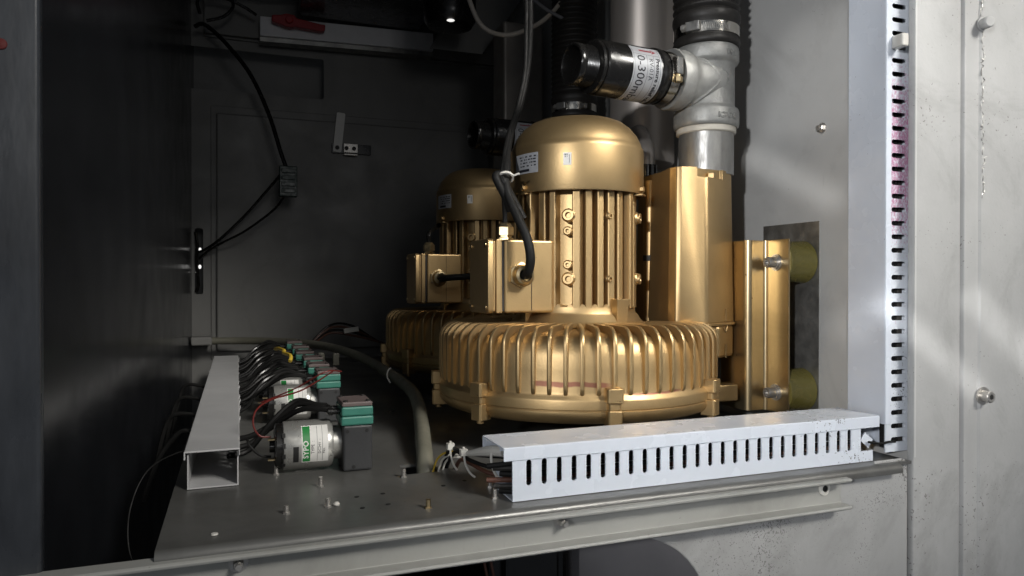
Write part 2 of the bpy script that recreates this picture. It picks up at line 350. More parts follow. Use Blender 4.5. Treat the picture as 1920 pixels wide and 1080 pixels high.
# shelf plate with a cable hole and a few drilled holes
mb = MB((.33, .6, 0)); hx0, hx1, hy0, hy1 = .166, .203, .745, .785; x0, x1, y0, y1 = -.058, .7105, .600, 1.99
T = -.003
mb.box((x0, y0, T), (x1, hy0, 0)); mb.box((x0, hy1, T), (x1, y1, 0)); mb.box((x0, hy0, T), (hx0, hy1, 0)); mb.box((hx1, hy0, T), (x1, hy1, 0))
shelf = struct(mb.build('shelf', shelf_m, smooth=False))
mb = MB((.33, .6, 0))
for x, y in ((.1044, .6829), (.1292, .6845), (.104, .6469), (.1274, .6496), (.19, .69), (.215, .70)):
    mb.cyl((x, y, .0002), (x, y, .0006), .0022, seg=12)
mb.build('drilled_hole', dark, shelf)
# rounded front fold of the shelf
mb = MB((.33, .6, 0)); prof = [(.600, 0)] + [(.600 - .007 * sin(radians(a)), -.007 + .007 * cos(radians(a))) for a in range(10, 91, 10)] + [(.593, -.010), (.5955, -.010), (.600, -.003)]
mb.prism([(p[0], p[1]) for p in prof][::-1], x0, .690, Matrix(((0, 0, 1, 0), (1, 0, 0, 0), (0, 1, 0, 0), (0, 0, 0, 1)))); mb.build('front_fold', shelf_m, shelf)
for i, (x, y, h) in enumerate(((.0396, .6555, .007), (.0755, .6611, .008), (.0763, .7297, .010), (.0379, .7931, .010), (.1586, .6262, .008), (.1603, .7353, .009), (.2236, .6321, .009), (.232, .67, .006))):
    p = MB((x, y, 0)); p.cyl((x, y, 0), (x, y, h), .0021, seg=12); p.cyl((x, y, 0), (x, y, .0016), .0032, seg=6)
    o = p.build('threaded_stud', bolt_m if i != 4 else brass)
    tag(o, ['short threaded stud on the shelf, lower left of the pump motors', 'short threaded stud on the shelf next to a small pale bead', 'tallest threaded stud on the shelf below the nearest pump motor', 'threaded stud beside the left end cap of the nearest pump', 'brass coloured stud nearest the front edge of the shelf', 'threaded stud just in front of the cable hole in the shelf', 'threaded stud beside the cut corner of the white front trunking', 'small threaded stud behind the open end of the white front trunking'][i], 'stud', 'studs on the shelf')
p = MB((.0831, .6615, 0)); p.lathe([(0, 0), (.0025, .0006), (.003, .002), (.0018, .0038), (0, .0042)], 12, Matrix.Translation((.0831, .6615, 0)))
tag(p.build('pale_bead', white_wire), 'tiny pale plastic bead lying on the shelf beside a stud', 'bead')
p = MB((-.0173, .6201, 0)); p.lathe([(0, 0), (.003, .0004), (.0026, .0014), (0, .0018)], 12, Matrix.Translation((-.0173, .6201, 0)))
tag(p.build('pale_crumb', white_wire), 'tiny pale crumb on the shelf near its left front corner', 'crumb')

# lower front panel with a big rounded cut-out
YP = .604
A = Matrix(((1, 0, 0, 0), (0, 0, -1, YP), (0, 1, 0, 0), (0, 0, 0, 1)))
arc = [(.3455 + .096 * cos(radians(a)), -.139 + .096 * sin(radians(a))) for a in range(90, -1, -6)]
poly = [(.4415, -.45), (.7095, -.45), (.7095, -.004), (.7065, .0010), (.700, .0028), (.660, .0028), (.660, -.0105), (-.30, -.0105), (-.30, -.043)] + arc
mb = MB((.55, YP, 0)); mb.prism(poly, -.0025, 0, A)
lp = tag(mb.build('lower_panel', paint_spatter, smooth=False, bevel=.0012), 'grey steel panel with a rounded cut-out below the shelf, black spatter in its upper corner', 'panel')
# front rail: channel open to the front
mb = MB((.2, .60, -.02)); R0, R1 = -.40, .6085
prof = [(.6005, -.0105), (.5855, -.0105), (.5845, -.0078), (.587, -.0065), (.6035, -.0065), (.6035, -.0395), (.5865, -.0395), (.5845, -.038), (.5855, -.0355), (.6005, -.0355)]
mb.prism(prof[::-1], R0, R1, Matrix(((0, 0, 1, 0), (1, 0, 0, 0), (0, 1, 0, 0), (0, 0, 0, 1))))
rail = tag(mb.build('front_rail', rail_m, smooth=False, bevel=.0008), 'long grey channel rail running along the front edge below the shelf', 'rail')
for x in (.2765, .0005):
    mb = MB((.2, .60, -.02)); hexbolt(mb, (x, .6005, -.0172), (0, -1, 0), .0042, .0075, 1.75); mb.cyl((x, .594, -.0172), (x, .5885, -.0172), .0023, seg=12); mb.build('bolt', bolt_m, rail)
mb = MB((.2, .60, -.02)); mb.lathe([(.0036, 0), (.0075, 0), (.0075, .001), (.0062, .0018), (.0036, .0018)], 24, frame((.585, .6005, -.0185), (0, -1, 0))); mb.build('grommet', white_wire, rail)
mb = MB((.2, .60, -.02)); mb.cyl((.585, .6003, -.0185), (.585, .600, -.0185), .0037, seg=20); mb.build('grommet_hole', dark, rail)

# corner post and outer panel on the right
mb = MB((.75, YF, 0)); mb.prism(rrect(.7128, .5995, .7865, .6085, .002, 3), -.55, ZC)
post = tag(mb.build('corner_post', paint_post, bevel=0), 'grey corner post between the slotted upright trunking and the outer panel', 'post')
mb = MB((.75, YF, 0)); mb.box((.7130, .5985, .004), (.7155, .5992, ZC)); mb.build('bright_edge', paint, post, smooth=False)
mb = MB((.85, YF, 0)); mb.prism([(.7895, .602), (.7915, .5985), (.8135, .5985), (.8160, .5965), (1.3, .5965), (1.3, .64), (.7895, .64)], -.55, ZC)
op = tag(mb.build('outer_panel', paint_post, bevel=.0006), 'grey outer panel at the far right with a long sealant bead and two bolts', 'panel')
mb = MB((.85, YF, 0)); rnd = random.Random(3); z = .30
while z < .60:                            # ragged bead of sealant with scratches
    h = rnd.uniform(.003, .011); xo = .8162 + rnd.uniform(-.0012, .003)
    mb.tube([(xo, .5966, z), (xo + rnd.uniform(-.002, .0035), .5962, z + h * .5), (xo + rnd.uniform(-.001, .002), .5966, z + h)], rnd.uniform(.0004, .0009), 6, 3)
    if rnd.random() < .55: mb.tube([(xo, .5966, z + h), (xo + rnd.uniform(.002, .006), .5965, z + h + rnd.uniform(-.003, .002))], .0004, 5, 2, False)
    z += h * rnd.uniform(.7, 1.5)
mb.build('sealant_bead', bare, op)
for z, m_ in ((.068, bolt_m),):
    mb = MB((.85, YF, 0)); p = Vector((.8195, .5965, z)); mb.cyl(p, p - Vector((0, .0015, 0)), .0105, seg=28); mb.cyl(p - Vector((0, .001, 0)), p - Vector((0, .011, 0)), .0068, seg=28, bev=.0008)
    b_ = mb.build('cap_screw', m_, op)
    mb = MB((.85, YF, 0)); mb.cyl(p - Vector((0, .0111, 0)), p - Vector((0, .0114, 0)), .0032, seg=6); mb.build('hex_socket', dark, b_)
mb = MB((.85, YF, 0)); p = Vector((.8165, .5965, .5035)); mb.cyl(p, p + Vector((-.004, -.013, -.001)), .0066, seg=24, bev=.0015); mb.cyl(p, p - Vector((0, .0012, 0)), .0085, seg=24)
b_ = mb.build('painted_plug', paint_post, op)
# scratches and chips on the wall: a stud with a nut
mb = MB((XR, .75, .406)); p = Vector((XR, .7489, .406)); hexbolt(mb, p, (-1, 0, 0), .0052, .004, 1.35); mb.cyl(p + Vector((-.003, 0, 0)), p + Vector((-.0085, 0, 0)), .0032, seg=14)
tag(mb.build('wall_stud', bolt_m), 'small brass toned nut and stud on the bare right wall', 'stud')

# left post at the opening edge
mb = MB((-.14, .6, 0)); mb.prism(rrect(-.60, .600, -.1310, .6118, .003, 3), -.55, ZC)
lpst = tag(mb.build('left_post', post_dark), 'dark scuffed sheet metal post at the far left edge', 'post')
mb = MB((-.14, .6, 0)); mb.lathe([(0, 0), (.004, .0004), (.0036, .001), (0, .0014)], 14, frame((-.154, .600, .3675), (0, -1, 0))); mb.build('red_cap', red_wire, lpst)

# ================================================================== trunking
def slotted(mb, L, h, pitch, sw, s0, s1, th, M, first=.012, lead=0):
    """side wall of trunking in local x (length) / y (height), with round ended slots cut through"""
    n = int((L - first) / pitch); K = 6
    def face(q, flip): mb.add([M @ Vector(p) for p in q], [tuple(range(len(q)))[::-1] if flip else tuple(range(len(q)))])
    for z, fl in ((0, False), (th, True)):
        if first > 0: face([(0, 0, z), (first, 0, z), (first, h, z), (0, h, z)], fl)
        e = first + n * pitch
        face([(e, 0, z), (L, 0, z), (L, h, z), (e, h, z)], fl)
    for i in range(n):
        a = first + i * pitch; b = a + pitch; c = (a + b) / 2; r = sw / 2
        hole = [(c + r * cos(radians(t)), s0 + r + r * sin(radians(t))) for t in range(180, 361, 30)] + [(c + r * cos(radians(t)), s1 - r + r * sin(radians(t))) for t in range(0, 181, 30)]
        m = len(hole) // 2
        lowb = [(a, 0)] + [(a + pitch * k / (m - 1), 0) for k in range(1, m - 1)] + [(b, 0)]
        topb = [(b, h)] + [(b - pitch * k / (m - 1), h) for k in range(1, m - 1)] + [(a, h)]
        rim = lowb + topb; q = len(hole)
        for z, fl in ((0, False), (th, True)):
            vs = [M @ Vector((p[0], p[1], z)) for p in rim] + [M @ Vector((p[0], p[1], z)) for p in hole]
            fs = [(k, (k + 1) % q, q + (k + 1) % q, q + k) for k in range(q)]
            mb.add(vs, [f[::-1] for f in fs] if fl else fs)
        vs = [M @ Vector((p[0], p[1], 0)) for p in hole] + [M @ Vector((p[0], p[1], th)) for p in hole]
        mb.add(vs, [(k, q + k, q + (k + 1) % q, (k + 1) % q) for k in range(q)])
    for x0, y0, x1, y1 in ((0, 0, L, 0), (0, h, L, h), (0, 0, 0, h), (L, 0, L, h)):
        mb.add([M @ Vector((x0, y0, 0)), M @ Vector((x1, y1, 0)), M @ Vector((x1, y1, th)), M @ Vector((x0, y0, th))], [(0, 1, 2, 3)])

# --- front trunking, lying on the shelf
O = (.2345, .6145, .0006)
fd = thing('front_trunking', 'pale blue white slotted cable trunking lying along the shelf front', 'trunking', O)
FX1 = .669
mb = MB(O); slotted(mb, FX1 - .018 - .2345, .0455, .01535, .0053, .0135, .0375, .0016, Matrix(((1, 0, 0, .2345), (0, 0, 1, .6145), (0, 1, 0, .0006), (0, 0, 0, 1))), .0085)
mb.build('slotted_side', pvc_low, fd, angle=20)
mb = MB(O); mb.box((FX1 - .018, .6146, .0006), (FX1, .6160, .0125)); mb.build('broken_side_end', pvc_low, fd, smooth=False)
mb = MB(O); mb.prism([(.2345, .6162), (FX1, .6162), (FX1, .671), (.2365, .671), (.2355, .664)], .0006, .0022); mb.build('base', pvc, fd, smooth=False)
mb = MB(O); mb.prism([(.2385, .0006), (.50, .0006), (FX1, .0006), (FX1, .045), (.30, .045), (.255, .020), (.238, .018)], 0, .0016, Matrix(((1, 0, 0, 0), (0, 0, 1, .6712), (0, 1, 0, 0), (0, 0, 0, 1)))); mb.build('back_side', pvc, fd, smooth=False)
mb = MB(O); q = [(.6132, .0382), (.6132, .0498), (.6140, .0508), (.6735, .0508), (.6743, .0498), (.6743, .0385), (.6729, .0385), (.6729, .0490), (.6146, .0490), (.6146, .0382)]
mb.prism(q[::-1], .2255, .6775, Matrix(((0, 0, 1, 0), (1, 0, 0, 0), (0, 1, 0, 0), (0, 0, 0, 1)))); cv = mb.build('cover', pvc_low, fd, smooth=False, bevel=.0005)
mb = MB(O); mb.box((.2262, .6250, .0455), (.6765, .6265, .0489)); mb.box((.2262, .6610, .0455), (.6765, .6625, .0489)); mb.build('clip_rib', pvc, cv, smooth=False)
# wires inside it
WORDS = ('lowest', 'second lowest', 'third lowest', 'middle', 'third highest', 'second highest', 'highest')
for k in range(7):
    zz = .0060 + k * .0054; y = .6215 + random.uniform(0, .005)
    mb = MB((.236, y, zz)); mb.tube([(.229 - .006 * (k % 3), y + .012, min(zz, .03)), (.25, y + .002, zz), (.30, y + .002, zz - .001), (.42, y, zz + .001), (.55, y + .002, zz), (.66, y, zz)], .0026, 8, 5)
    o = mb.build('trunked_wire', [cable_m, black_matt, brown_wire, cable_m, black_matt, cable_m, black_matt][k])
    tag(o, '%s dark wire inside the front trunking, seen through its slots' % WORDS[k], 'wire', 'wires inside the front trunking')

# --- upright trunking on the right wall
O = (.688, .6150, .008)
ud = thing('upright_trunking', 'pale upright slotted cable trunking with pink smears on the right wall', 'trunking', O)
mb = MB(O); Lh = .82
slotted(mb, Lh, .0370, .01545, .0056, .0085, .0305, .0016, Matrix(((0, 1, 0, .6880), (0, 0, 1, .6150), (1, 0, 0, .008), (0, 0, 0, 1))), .006)
mb.build('slotted_side', pvc_pink, ud, angle=20)
mb = MB(O); mb.box((.6900, .6640, .008), (.7248, .6656, .83)); mb.build('back_side', pvc, ud, smooth=False)
mb = MB(O); mb.box((.7236, .6168, .008), (.7249, .6638, .83)); mb.build('base', pvc, ud, smooth=False)
mb = MB(O); q = [(.6860, .6155), (.6866, .6134), (.6945, .6134), (.6945, .6147), (.6877, .6147), (.6877, .6668), (.6945, .6668), (.6945, .6680), (.6868, .6680), (.6860, .6672)]
mb.prism(q[::-1], .040, .83); mb.build('cover', pvc, ud, smooth=False, bevel=.0006)
mb = MB((.70, .613, .44)); mb.prism(rrect(.6935, .5985, .7035, .6135, .0015, 2), .4660, .4800)
tag(mb.build('cable_clip', white_wire, bevel=.001), 'small white block clip pushed onto the upright trunking', 'clip')
for k in range(5):
    x = .6945 + .0062 * k
    mb = MB((x, .63, .02)); mb.tube([(x, .624, .012), (x + .001, .626 + .002 * (k % 2), .12), (x - .001, .625, .28), (x + .001, .627, .45), (x, .625, .82)], .0036, 8, 4)
    tag(mb.build('trunked_cable', [cable_m, black_matt, cable_m, black, black_matt][k]), '%s dark cable inside the upright trunking, counted from the left' % ('first', 'second', 'third', 'fourth', 'fifth')[k], 'cable', 'cables inside the upright trunking')
# broken flap of cover where the two runs meet
mb = MB((.665, .617, .03)); mb.box((-.007, -.0006, -.0055), (.008, .0006, .0055), Matrix.Translation((.664, .6195, .0235)) @ Matrix.Rotation(radians(38), 4, 'Y'))
tag(mb.build('broken_flap', pvc, smooth=False), 'snapped grey flap in the dark gap where both trunkings meet', 'fragment')
mb = MB((.69, .612, .01)); mb.tube([(.664, .6165, .0215), (.678, .6125, .0195), (.69, .6125, .0205), (.70, .6125, .0200)], .0014, 6, 4)
tag(mb.build('stray_wire', cable_m), 'short black wire poking out at the corner of the trunkings', 'wire')

# --- grey trunking on the left with open end towards the camera
O = (-.0225, .763, .0006); X0, X1, Y0, Y1, H = -.0455, .0010, .763, 1.74, .0345
gd = thing('grey_trunking', 'grey cable trunking on the left of the shelf with open near end', 'trunking', O)
mb = MB(O); mb.box((X0 + .0014, Y0, .0006), (X1 - .0014, Y1, .0020)); mb.build('base', pvc_grey, gd, smooth=False)
mb = MB(O); mb.box((X0, Y0, .0006), (X0 + .0013, Y1, H)); mb.build('left_side', pvc_grey, gd, smooth=False)
mb = MB(O); mb.box((X1 - .0013, Y0, .0006), (X1, Y0 + .055, H)); mb.build('right_side', pvc_grey, gd, smooth=False)
for k in range(44):                       # fingers of the slotted right side
    y = Y0 + .060 + k * .0205
    mb = MB(O); b_ = random.uniform(-.0008, .0022)
    mb.prism([(X1 - .0013, .010), (X1, .010), (X1 + b_, H - .003), (X1 + b_ * 1.6, H + .001), (X1 + b_ * 1.6 - .0013, H + .001), (X1 - .0013 + b_, H - .003)][::1], y, y + .0125, Matrix(((1, 0, 0, 0), (0, 0, 1, 0), (0, 1, 0, 0), (0, 0, 0, 1))))
    mb.build('finger', pvc_grey, gd, smooth=False)
mb = MB(O); mb.box((X1 - .0013, Y0 + .056, .0006), (X1, Y1, .0095)); mb.build('right_sill', pvc_grey, gd, smooth=False)
mb = MB(O); q = [(X0 - .0030, .0300), (X0 - .0030, .0372), (X0 - .0022, .0384), (X1 + .0002, .0384), (X1 + .0012, .0372), (X1 + .0012, .0310), (X1 + .0002, .0310), (X1 + .0002, .0366), (X0 - .0016, .0366), (X0 - .0016, .0300)]
mb.prism(q, Y0 - .004, Y1, Matrix(((1, 0, 0, 0), (0, 0, 1, 0), (0, 1, 0, 0), (0, 0, 0, 1)))); mb.build('cover', pvc_grey, gd, smooth=False, bevel=.0005)

# ================================================================== ring blower
CX, CY = .438, .90
O = (CX, CY, .036)
BL1 = 'large gold side channel blower with upright motor in front'
bl = thing('ring_blower', BL1, 'blower', O, 'gold blowers')
Tc = Matrix.Translation((CX, CY, 0))
mb = MB(O)
mb.lathe([(0, .144), (.088, .144), (.118, .1435), (.145, .1432), (.163, .1420), (.1745, .1375), (.1808, .1295), (.1838, .1175), (.1848, .1000), (.1852, .0765), (.1862, .0720), (.1885, .0695), (.1890, .0670), (.1890, .0577), (.1884, .0570), (.1877, .0567), (.1877, .0557), (.1886, .0553), (.1888, .0520), (.187, .0470), (.182, .0425), (.173, .0393), (.15, .0365), (0, .036)], 128, Tc)
ring_off = Vector((CX, CY, 0)); housing = mb.build('ring_housing', gold_ring, bl, angle=40)
housing.data.transform(Matrix.Translation((0, 0, .036))); housing.location = (0, 0, -.036)
# fins: one mesh, one object per fin
fpoly = [(.098, .138), (.098, .1470)] + [(.098 + .004 * (1 - cos(radians(t))), .1470 + .004 * sin(radians(t))) for t in (30, 60, 90)] + [(.1665, .1510)] + [(.1665 + .0225 * sin(radians(t)), .1285 + .0225 * cos(radians(t))) for t in range(15, 91, 15)] + [(.1892, .100), (.1892, .0830), (.1882, .0765), (.1860, .0735), (.1800, .0735), (.160, .120), (.13, .135)]
mb = MB((0, 0, 0)); n = len(fpoly)
vs = []; tk = .0023
for y, ins in ((-tk, .0007), (-tk * .35, 0), (tk * .35, 0), (tk, .0007)):
    for i, (r, z) in enumerate(fpoly):
        a = fpoly[i - 1]; b = fpoly[(i + 1) % n]; t = Vector((b[0] - a[0], b[1] - a[1])).normalized(); vs.append((r - t.y * -1 * -ins if False else r + (t.y) * 0 - (ins if r > .15 else 0), y, z - (ins if z > .14 else 0)))
fs = [tuple(range(n)), tuple(range(4 * n - 1, 3 * n - 1, -1))] + [(k * n + i, (k + 1) * n + i, (k + 1) * n + (i + 1) % n, k * n + (i + 1) % n) for k in range(3) for i in range(n)]
mb.add(vs, fs); fin0 = mb.build('cooling_fin', gold, bl, angle=50)
fin0.location = (0, 0, -.036)
first = True; a = 62.0
while a < 318:
    f = fin0 if first else fin0.copy()
    if not first: COL.objects.link(f); f.parent = bl
    f.rotation_euler = (0, 0, radians(a)); first = False; a += 5.75
# bolting lugs round the flange
def lug_mesh():
    mb = MB((0, 0, 0)); w2 = .0095
    for z0, z1, w_, r1 in ((.0385, .058, .0085, .1985), (.058, .0665, .0072, .1965), (.0665, .083, .0095, .1995)):
        mb.prism([(.180, -w_), (r1 - .002, -w_), (r1, -w_ + .002), (r1, w_ - .002), (r1 - .002, w_), (.180, w_)], z0, z1)
    mb.lathe([(0, .034), (.0045, .034), (.0045, .0388), (0, .0388)], 6, Matrix.Translation((.190, 0, 0)))
    return mb
lug0 = lug_mesh().build('flange_lug', gold, bl, smooth=False, bevel=.0009); lug0.location = (0, 0, -.036)
for i, a in enumerate((256.7, 207.3, 303.9, 166.8, 120, 75)):
    f = lug0 if i == 0 else lug0.copy()
    if i: COL.objects.link(f); f.parent = bl
    f.rotation_euler = (0, 0, radians(a))
# motor: neck, core, ribs
mb = MB(O); mb.lathe([(.100, .1445), (.093, .147), (.087, .152), (.0835, .158), (.0805, .1605), (.0795, .163), (.0790, .170), (.0640, .172), (.0640, .325), (0, .325)], 72, Tc); mb.build('motor_frame', gold, bl)
def rib_mesh(r1, w_, zt=.324, zb=.168):
    mb = MB((0, 0, 0)); c = .0012
    poly = [(.058, -w_), (r1 - c, -w_), (r1, -w_ + c), (r1, w_ - c), (r1 - c, w_), (.058, w_)]
    mb.prism(poly, zb, zt); return mb
ribs = {}
a = 0
RIBS = []
for k in range(31):
    RIBS.append(360 * k / 31)
for k, a in enumerate(RIBS):
    if 228 < a < 233: continue
    corner = abs(sin(radians(2 * (a - 238 + 0)))) if (150 < a < 208 or 300 < a < 345) else 0
    wide = .0047 if k % 3 else .0054
    if 244 < a < 254: wide = .0064
    r1 = .0790 + (.008 * corner if corner else 0)
    key = (round(r1, 3), wide)
    if key not in ribs:
        o = rib_mesh(r1, wide).build('motor_rib', gold, bl, smooth=False, bevel=.0006); ribs[key] = o
    else:
        o = ribs[key].copy(); COL.objects.link(o); o.parent = bl
    o.location = (0, 0, -.036); o.rotation_euler = (0, 0, radians(a))
# round the bottoms of the grooves
mb = MB(O)
for a in RIBS:
    a2 = radians(a + 180 / 31); mb.cyl((CX + .066 * cos(a2), CY + .066 * sin(a2), .170), (CX + .0786 * cos(a2), CY + .0786 * sin(a2), .170), .0036, seg=12)
mb.build('groove_end', gold, bl)
def boss(a, z, r, h, hole, base=.076):
    d = Vector((cos(radians(a)), sin(radians(a)), 0)); p = Vector((CX, CY, z)) + d * base
    mb = MB(O); mb.lathe([(r * 1.25, -.012), (r * 1.25, h * .35), (r, h * .6), (r, h - .0006), (r - .0006, h), (hole + .0004, h), (hole, h - .0006), (hole, h * .3), (0, h * .3)], 22, frame(p, d))
    return mb.build('threaded_boss', gold, bl)
for z in (.287, .206):
    boss(236.5, z, .0072, .0075, .0035); boss(318, z, .0072, .0085, .0035, .080); boss(276.5, z, .0042, .006, .0016)
for z in (.267, .224): boss(235.8, z, .0050, .0065, .0022)
d = lambda a, r, z: Vector((CX + r * cos(radians(a)), CY + r * sin(radians(a)), z))
mb = MB(O)                                 # square lifting lug beside the neck
M = Matrix.Translation((CX, CY, 0)) @ Matrix.Rotation(radians(286), 4, 'Z'); mb.prism([(.074, -.0090), (.088, -.0090), (.088, .0090), (.074, .0090)], .150, .1805, M, [(.074, -.0110), (.090, -.0110), (.090, .0110), (.074, .0110)])
mb.build('lifting_lug', gold, bl, smooth=False, bevel=.001)
# fan cover
mb = MB(O); mb.lathe([(0, .4215), (.042, .4213), (.0550, .4198), (.0640, .4160), (.0735, .4085), (.0825, .3975), (.0875, .3865), (.0886, .3822), (.0905, .3800), (.0910, .3760), (.0910, .3200), (.0904, .3185), (.0890, .3185), (.0885, .3300), (.0700, .3300)], 96, Tc)
cover = mb.build('fan_cover', gold, bl, angle=50)
for a in (312.2, 195.3, 75):
    mb = MB(O); p = d(a, .0895, .3195)
    M = Matrix.Translation(p) @ Matrix.Rotation(radians(a), 4, 'Z'); mb.box((-.012, -.0075, -.0035), (.006, .0075, -.0018), M)
    q = d(a, .0900, .3245); mb.cyl(q, q + Vector((cos(radians(a)), sin(radians(a)), 0)) * .0055, .0040, seg=6)
    mb.build('cover_screw', gold, cover, smooth=False)
fc = lambda a0, z0, r=.0913: (lambda x, y: Vector((CX + r * cos(radians(a0) + x / r), CY + r * sin(radians(a0) + x / r), z0 + y)))
# small white sticker, code square left out
mb = MB(O); map_rect(mb, -.0052, -.0078, .0052, .0078, fc(236.7, .3570), 4); st = mb.build('white_sticker', white, cover)
mb = MB(O); g = fc(236.7, .3570, .0915)
for x0_, y0_, x1_, y1_ in ((-.0033, .0046, -.0012, .0062), (-.0005, .0046, .0006, .0062), (-.0033, .0022, -.0014, .0036), (-.0004, .0024, .0004, .0036), (.0024, -.0050, .0032, .0052)): map_rect(mb, x0_, y0_, x1_, y1_, g)
mb.build('sticker_print', grey_ink, st)
# silver rating plate with rows of small print
mb = MB(O); map_rect(mb, -.046, -.0130, .0, .0128, fc(211.5, .3560), 14); st = mb.build('rating_plate', silver_lab, cover)
mb = MB(O); g = fc(211.5, .3560, .0915); rnd = random.Random(5)
for r_, y_ in enumerate((.0085, .0048, .0008, -.0034)):
    x = -.0035
    while x > -.034:
        l_ = rnd.uniform(.0012, .0052); map_rect(mb, x - l_, y_ - .0008, x, y_ + .0008, g, 3); x -= l_ + rnd.uniform(.0006, .0042)
map_rect(mb, -.036, -.0108, -.0150, -.0074, g, 6)
mb.build('plate_print', ink, st)
# terminal box with lid on the left of the motor
BX, BY = .3120, .8450
mb = MB(O); mb.box((BX, BY, .1630), (.3785, .9180, .2555)); tb = mb.build('terminal_box', gold, bl, smooth=False, bevel=.003, bseg=3)
mb = MB(O); mb.box((BX - .0030, BY + .002, .1655), (BX - .0002, .9160, .2530)); mb.build('gasket', black_matt, tb, smooth=False)
mb = MB(O); mb.box((BX - .0110, BY, .1630), (BX - .0032, .9180, .2555)); lid = mb.build('lid_frame', gold, tb, smooth=False, bevel=.0012)
mb = MB(O); mb.box((BX - .0145, BY + .0025, .1655), (BX - .0112, .9155, .2530)); mb.build('lid_groove', gold, tb, smooth=False, bevel=.0008)
mb = MB(O); mb.prism(rrect(BY - .0005, .1625, .9190, .2560, .006, 3), 0, .0075, Matrix(((0, 0, 1, BX - .0222), (1, 0, 0, 0), (0, 1, 0, 0), (0, 0, 0, 1)))); mb.build('lid', gold, tb, bevel=.001)
for y, z in ((BY + .007, .1700), (.911, .1700), (BY + .007, .2485), (.911, .2485)):
    mb = MB(O); mb.cyl((BX - .0222, y, z), (BX - .0240, y, z), .0032, seg=14); mb.build('lid_screw', brass, tb)
mb = MB(O); mb.box((.3480, BY - .0006, .166), (.3485, BY + .0002, .2525)); mb.build('mould_seam', dark, tb, smooth=False)
mb = MB(O); p = Vector((.3330, BY, .2105)); mb.lathe([(0, 0), (.0165, 0), (.0165, .005), (.0150, .0055), (0, .0055)], 6, frame(p, (0, -1, 0)))
mb.lathe([(.0135, .005), (.0135, .013), (.0120, .017), (.0085, .0185), (.0075, .0175), (.0070, .012), (0, .012)], 28, frame(p, (0, -1, 0))); mb.build('cable_gland', brass, tb)
mb = MB(O); p = Vector((.3215, .8700, .2555)); mb.lathe([(0, 0), (.0110, 0), (.0110, .003), (.0085, .004), (.0085, .006), (.0112, .0065), (.0112, .0165), (.0095, .0185), (.0075, .0215), (.005, .0225), (0, .0225)], 6, frame(p, (0, 0, 1))); mb.build('cable_gland', brass, tb)
mb = MB(O); mb.box((.352, .8750, .1450), (.366, .8950, .1632)); mb.build('box_foot', gold, bl, smooth=False)
# port tower on the right, with nut in a notch
tp = [(.5450, .8600), (.5350, .8190), (.5375, .8070), (.5420, .8030), (.5720, .7960), (.5780, .7955), (.5835, .7975), (.6330, .8210), (.6370, .8240), (.6560, .8560), (.6560, .9150), (.5450, .9150)]
bt = [(.59 + (x - .59) * 1.05 - (.002 if x < .6 else 0), .87 + (y - .87) * 1.06) for x, y in tp]
mb = MB(O); mb.prism([(min(x, .659), y) for x, y in bt], .1475, .3535, None, tp); tw = mb.build('port_tower', gold, bl, smooth=True, angle=25, bevel=.0012)
cu = MB(O); cu.prism([(.568, .78), (.622, .80), (.6115, .8150), (.562, .8065)], .3405, .37); cu = cu.build('cutter', gold, bl); tw.modifiers.clear(); cut(tw, cu)
bv = tw.modifiers.new('bevel', 'BEVEL'); bv.width = .0012; bv.segments = 2; bv.limit_method = 'ANGLE'; bv.angle_limit = radians(24)
mb = MB(O); mb.lathe([(0, 0), (.0068, 0), (.0068, .006), (.006, .007), (0, .007)], 6, Matrix.Translation((.5915, .8070, .3405)) @ Matrix.Rotation(.4, 4, 'Z')); mb.build('tower_nut', gold, tw, smooth=False)
mb = MB(O); fb = [(x, y) for x, y in bt]; mb.prism([(min(x, .661), y) for x, y in [(.59 + (x - .59) * 1.03, .87 + (y - .87) * 1.03) for x, y in bt]], .1435, .1478); mb.build('tower_flange', gold, tw, smooth=False, bevel=.001)
mb = MB(O); mb.prism([(.56, .82), (.600, .800), (.6390, .8230), (.655, .86), (.655, .95), (.56, .95)], .100, .1436); mb.build('port_shoulder', gold, bl, smooth=False, bevel=.004)
mb = MB(O); mb.prism([(.57, .84), (.606, .822), (.636, .850), (.64, .95), (.57, .95)], .045, .1002); mb.build('port_block', gold, bl, smooth=False, bevel=.003)
mb = MB(O); mb.box((.596, .802, .042), (.632, .826, .064)); mb.build('foot_lug', gold, bl, smooth=False, bevel=.0015)
# raised arrow cast on the tower
fr = Vector((.054, .0265, 0)).normalized(); nrm = Vector((fr.y, -fr.x, 0)); base = Vector((.6140, .8115, 0)) + nrm * .0045
mb = MB(O)
for p0, p1 in (((0, .149), (0, .166)), ((-.0042, .143), (0, .134)), ((.0042, .143), (0, .134)), ((0, .100), (0, .118))):
    a_ = base + fr * p0[0] + Vector((0, 0, p0[1])); b_ = base + fr * p1[0] + Vector((0, 0, p1[1])); mb.tube([a_, b_], .0008, 6, 2, False)
mb.build('cast_arrow', gold, tw)
# slim tube behind the motor
mb = MB(O); mb.cyl((.5475, .888, .144), (.5475, .888, .345), .0088, seg=24); mb.cyl((.5475, .888, .144), (.5475, .888, .152), .0100, seg=24); tt = mb.build('side_tube', gold, bl)
mb = MB(O); mb.cyl((.5475, .888, .232), (.5475, .888, .240), .0100, seg=24); mb.build('tube_band', black_matt, tt)
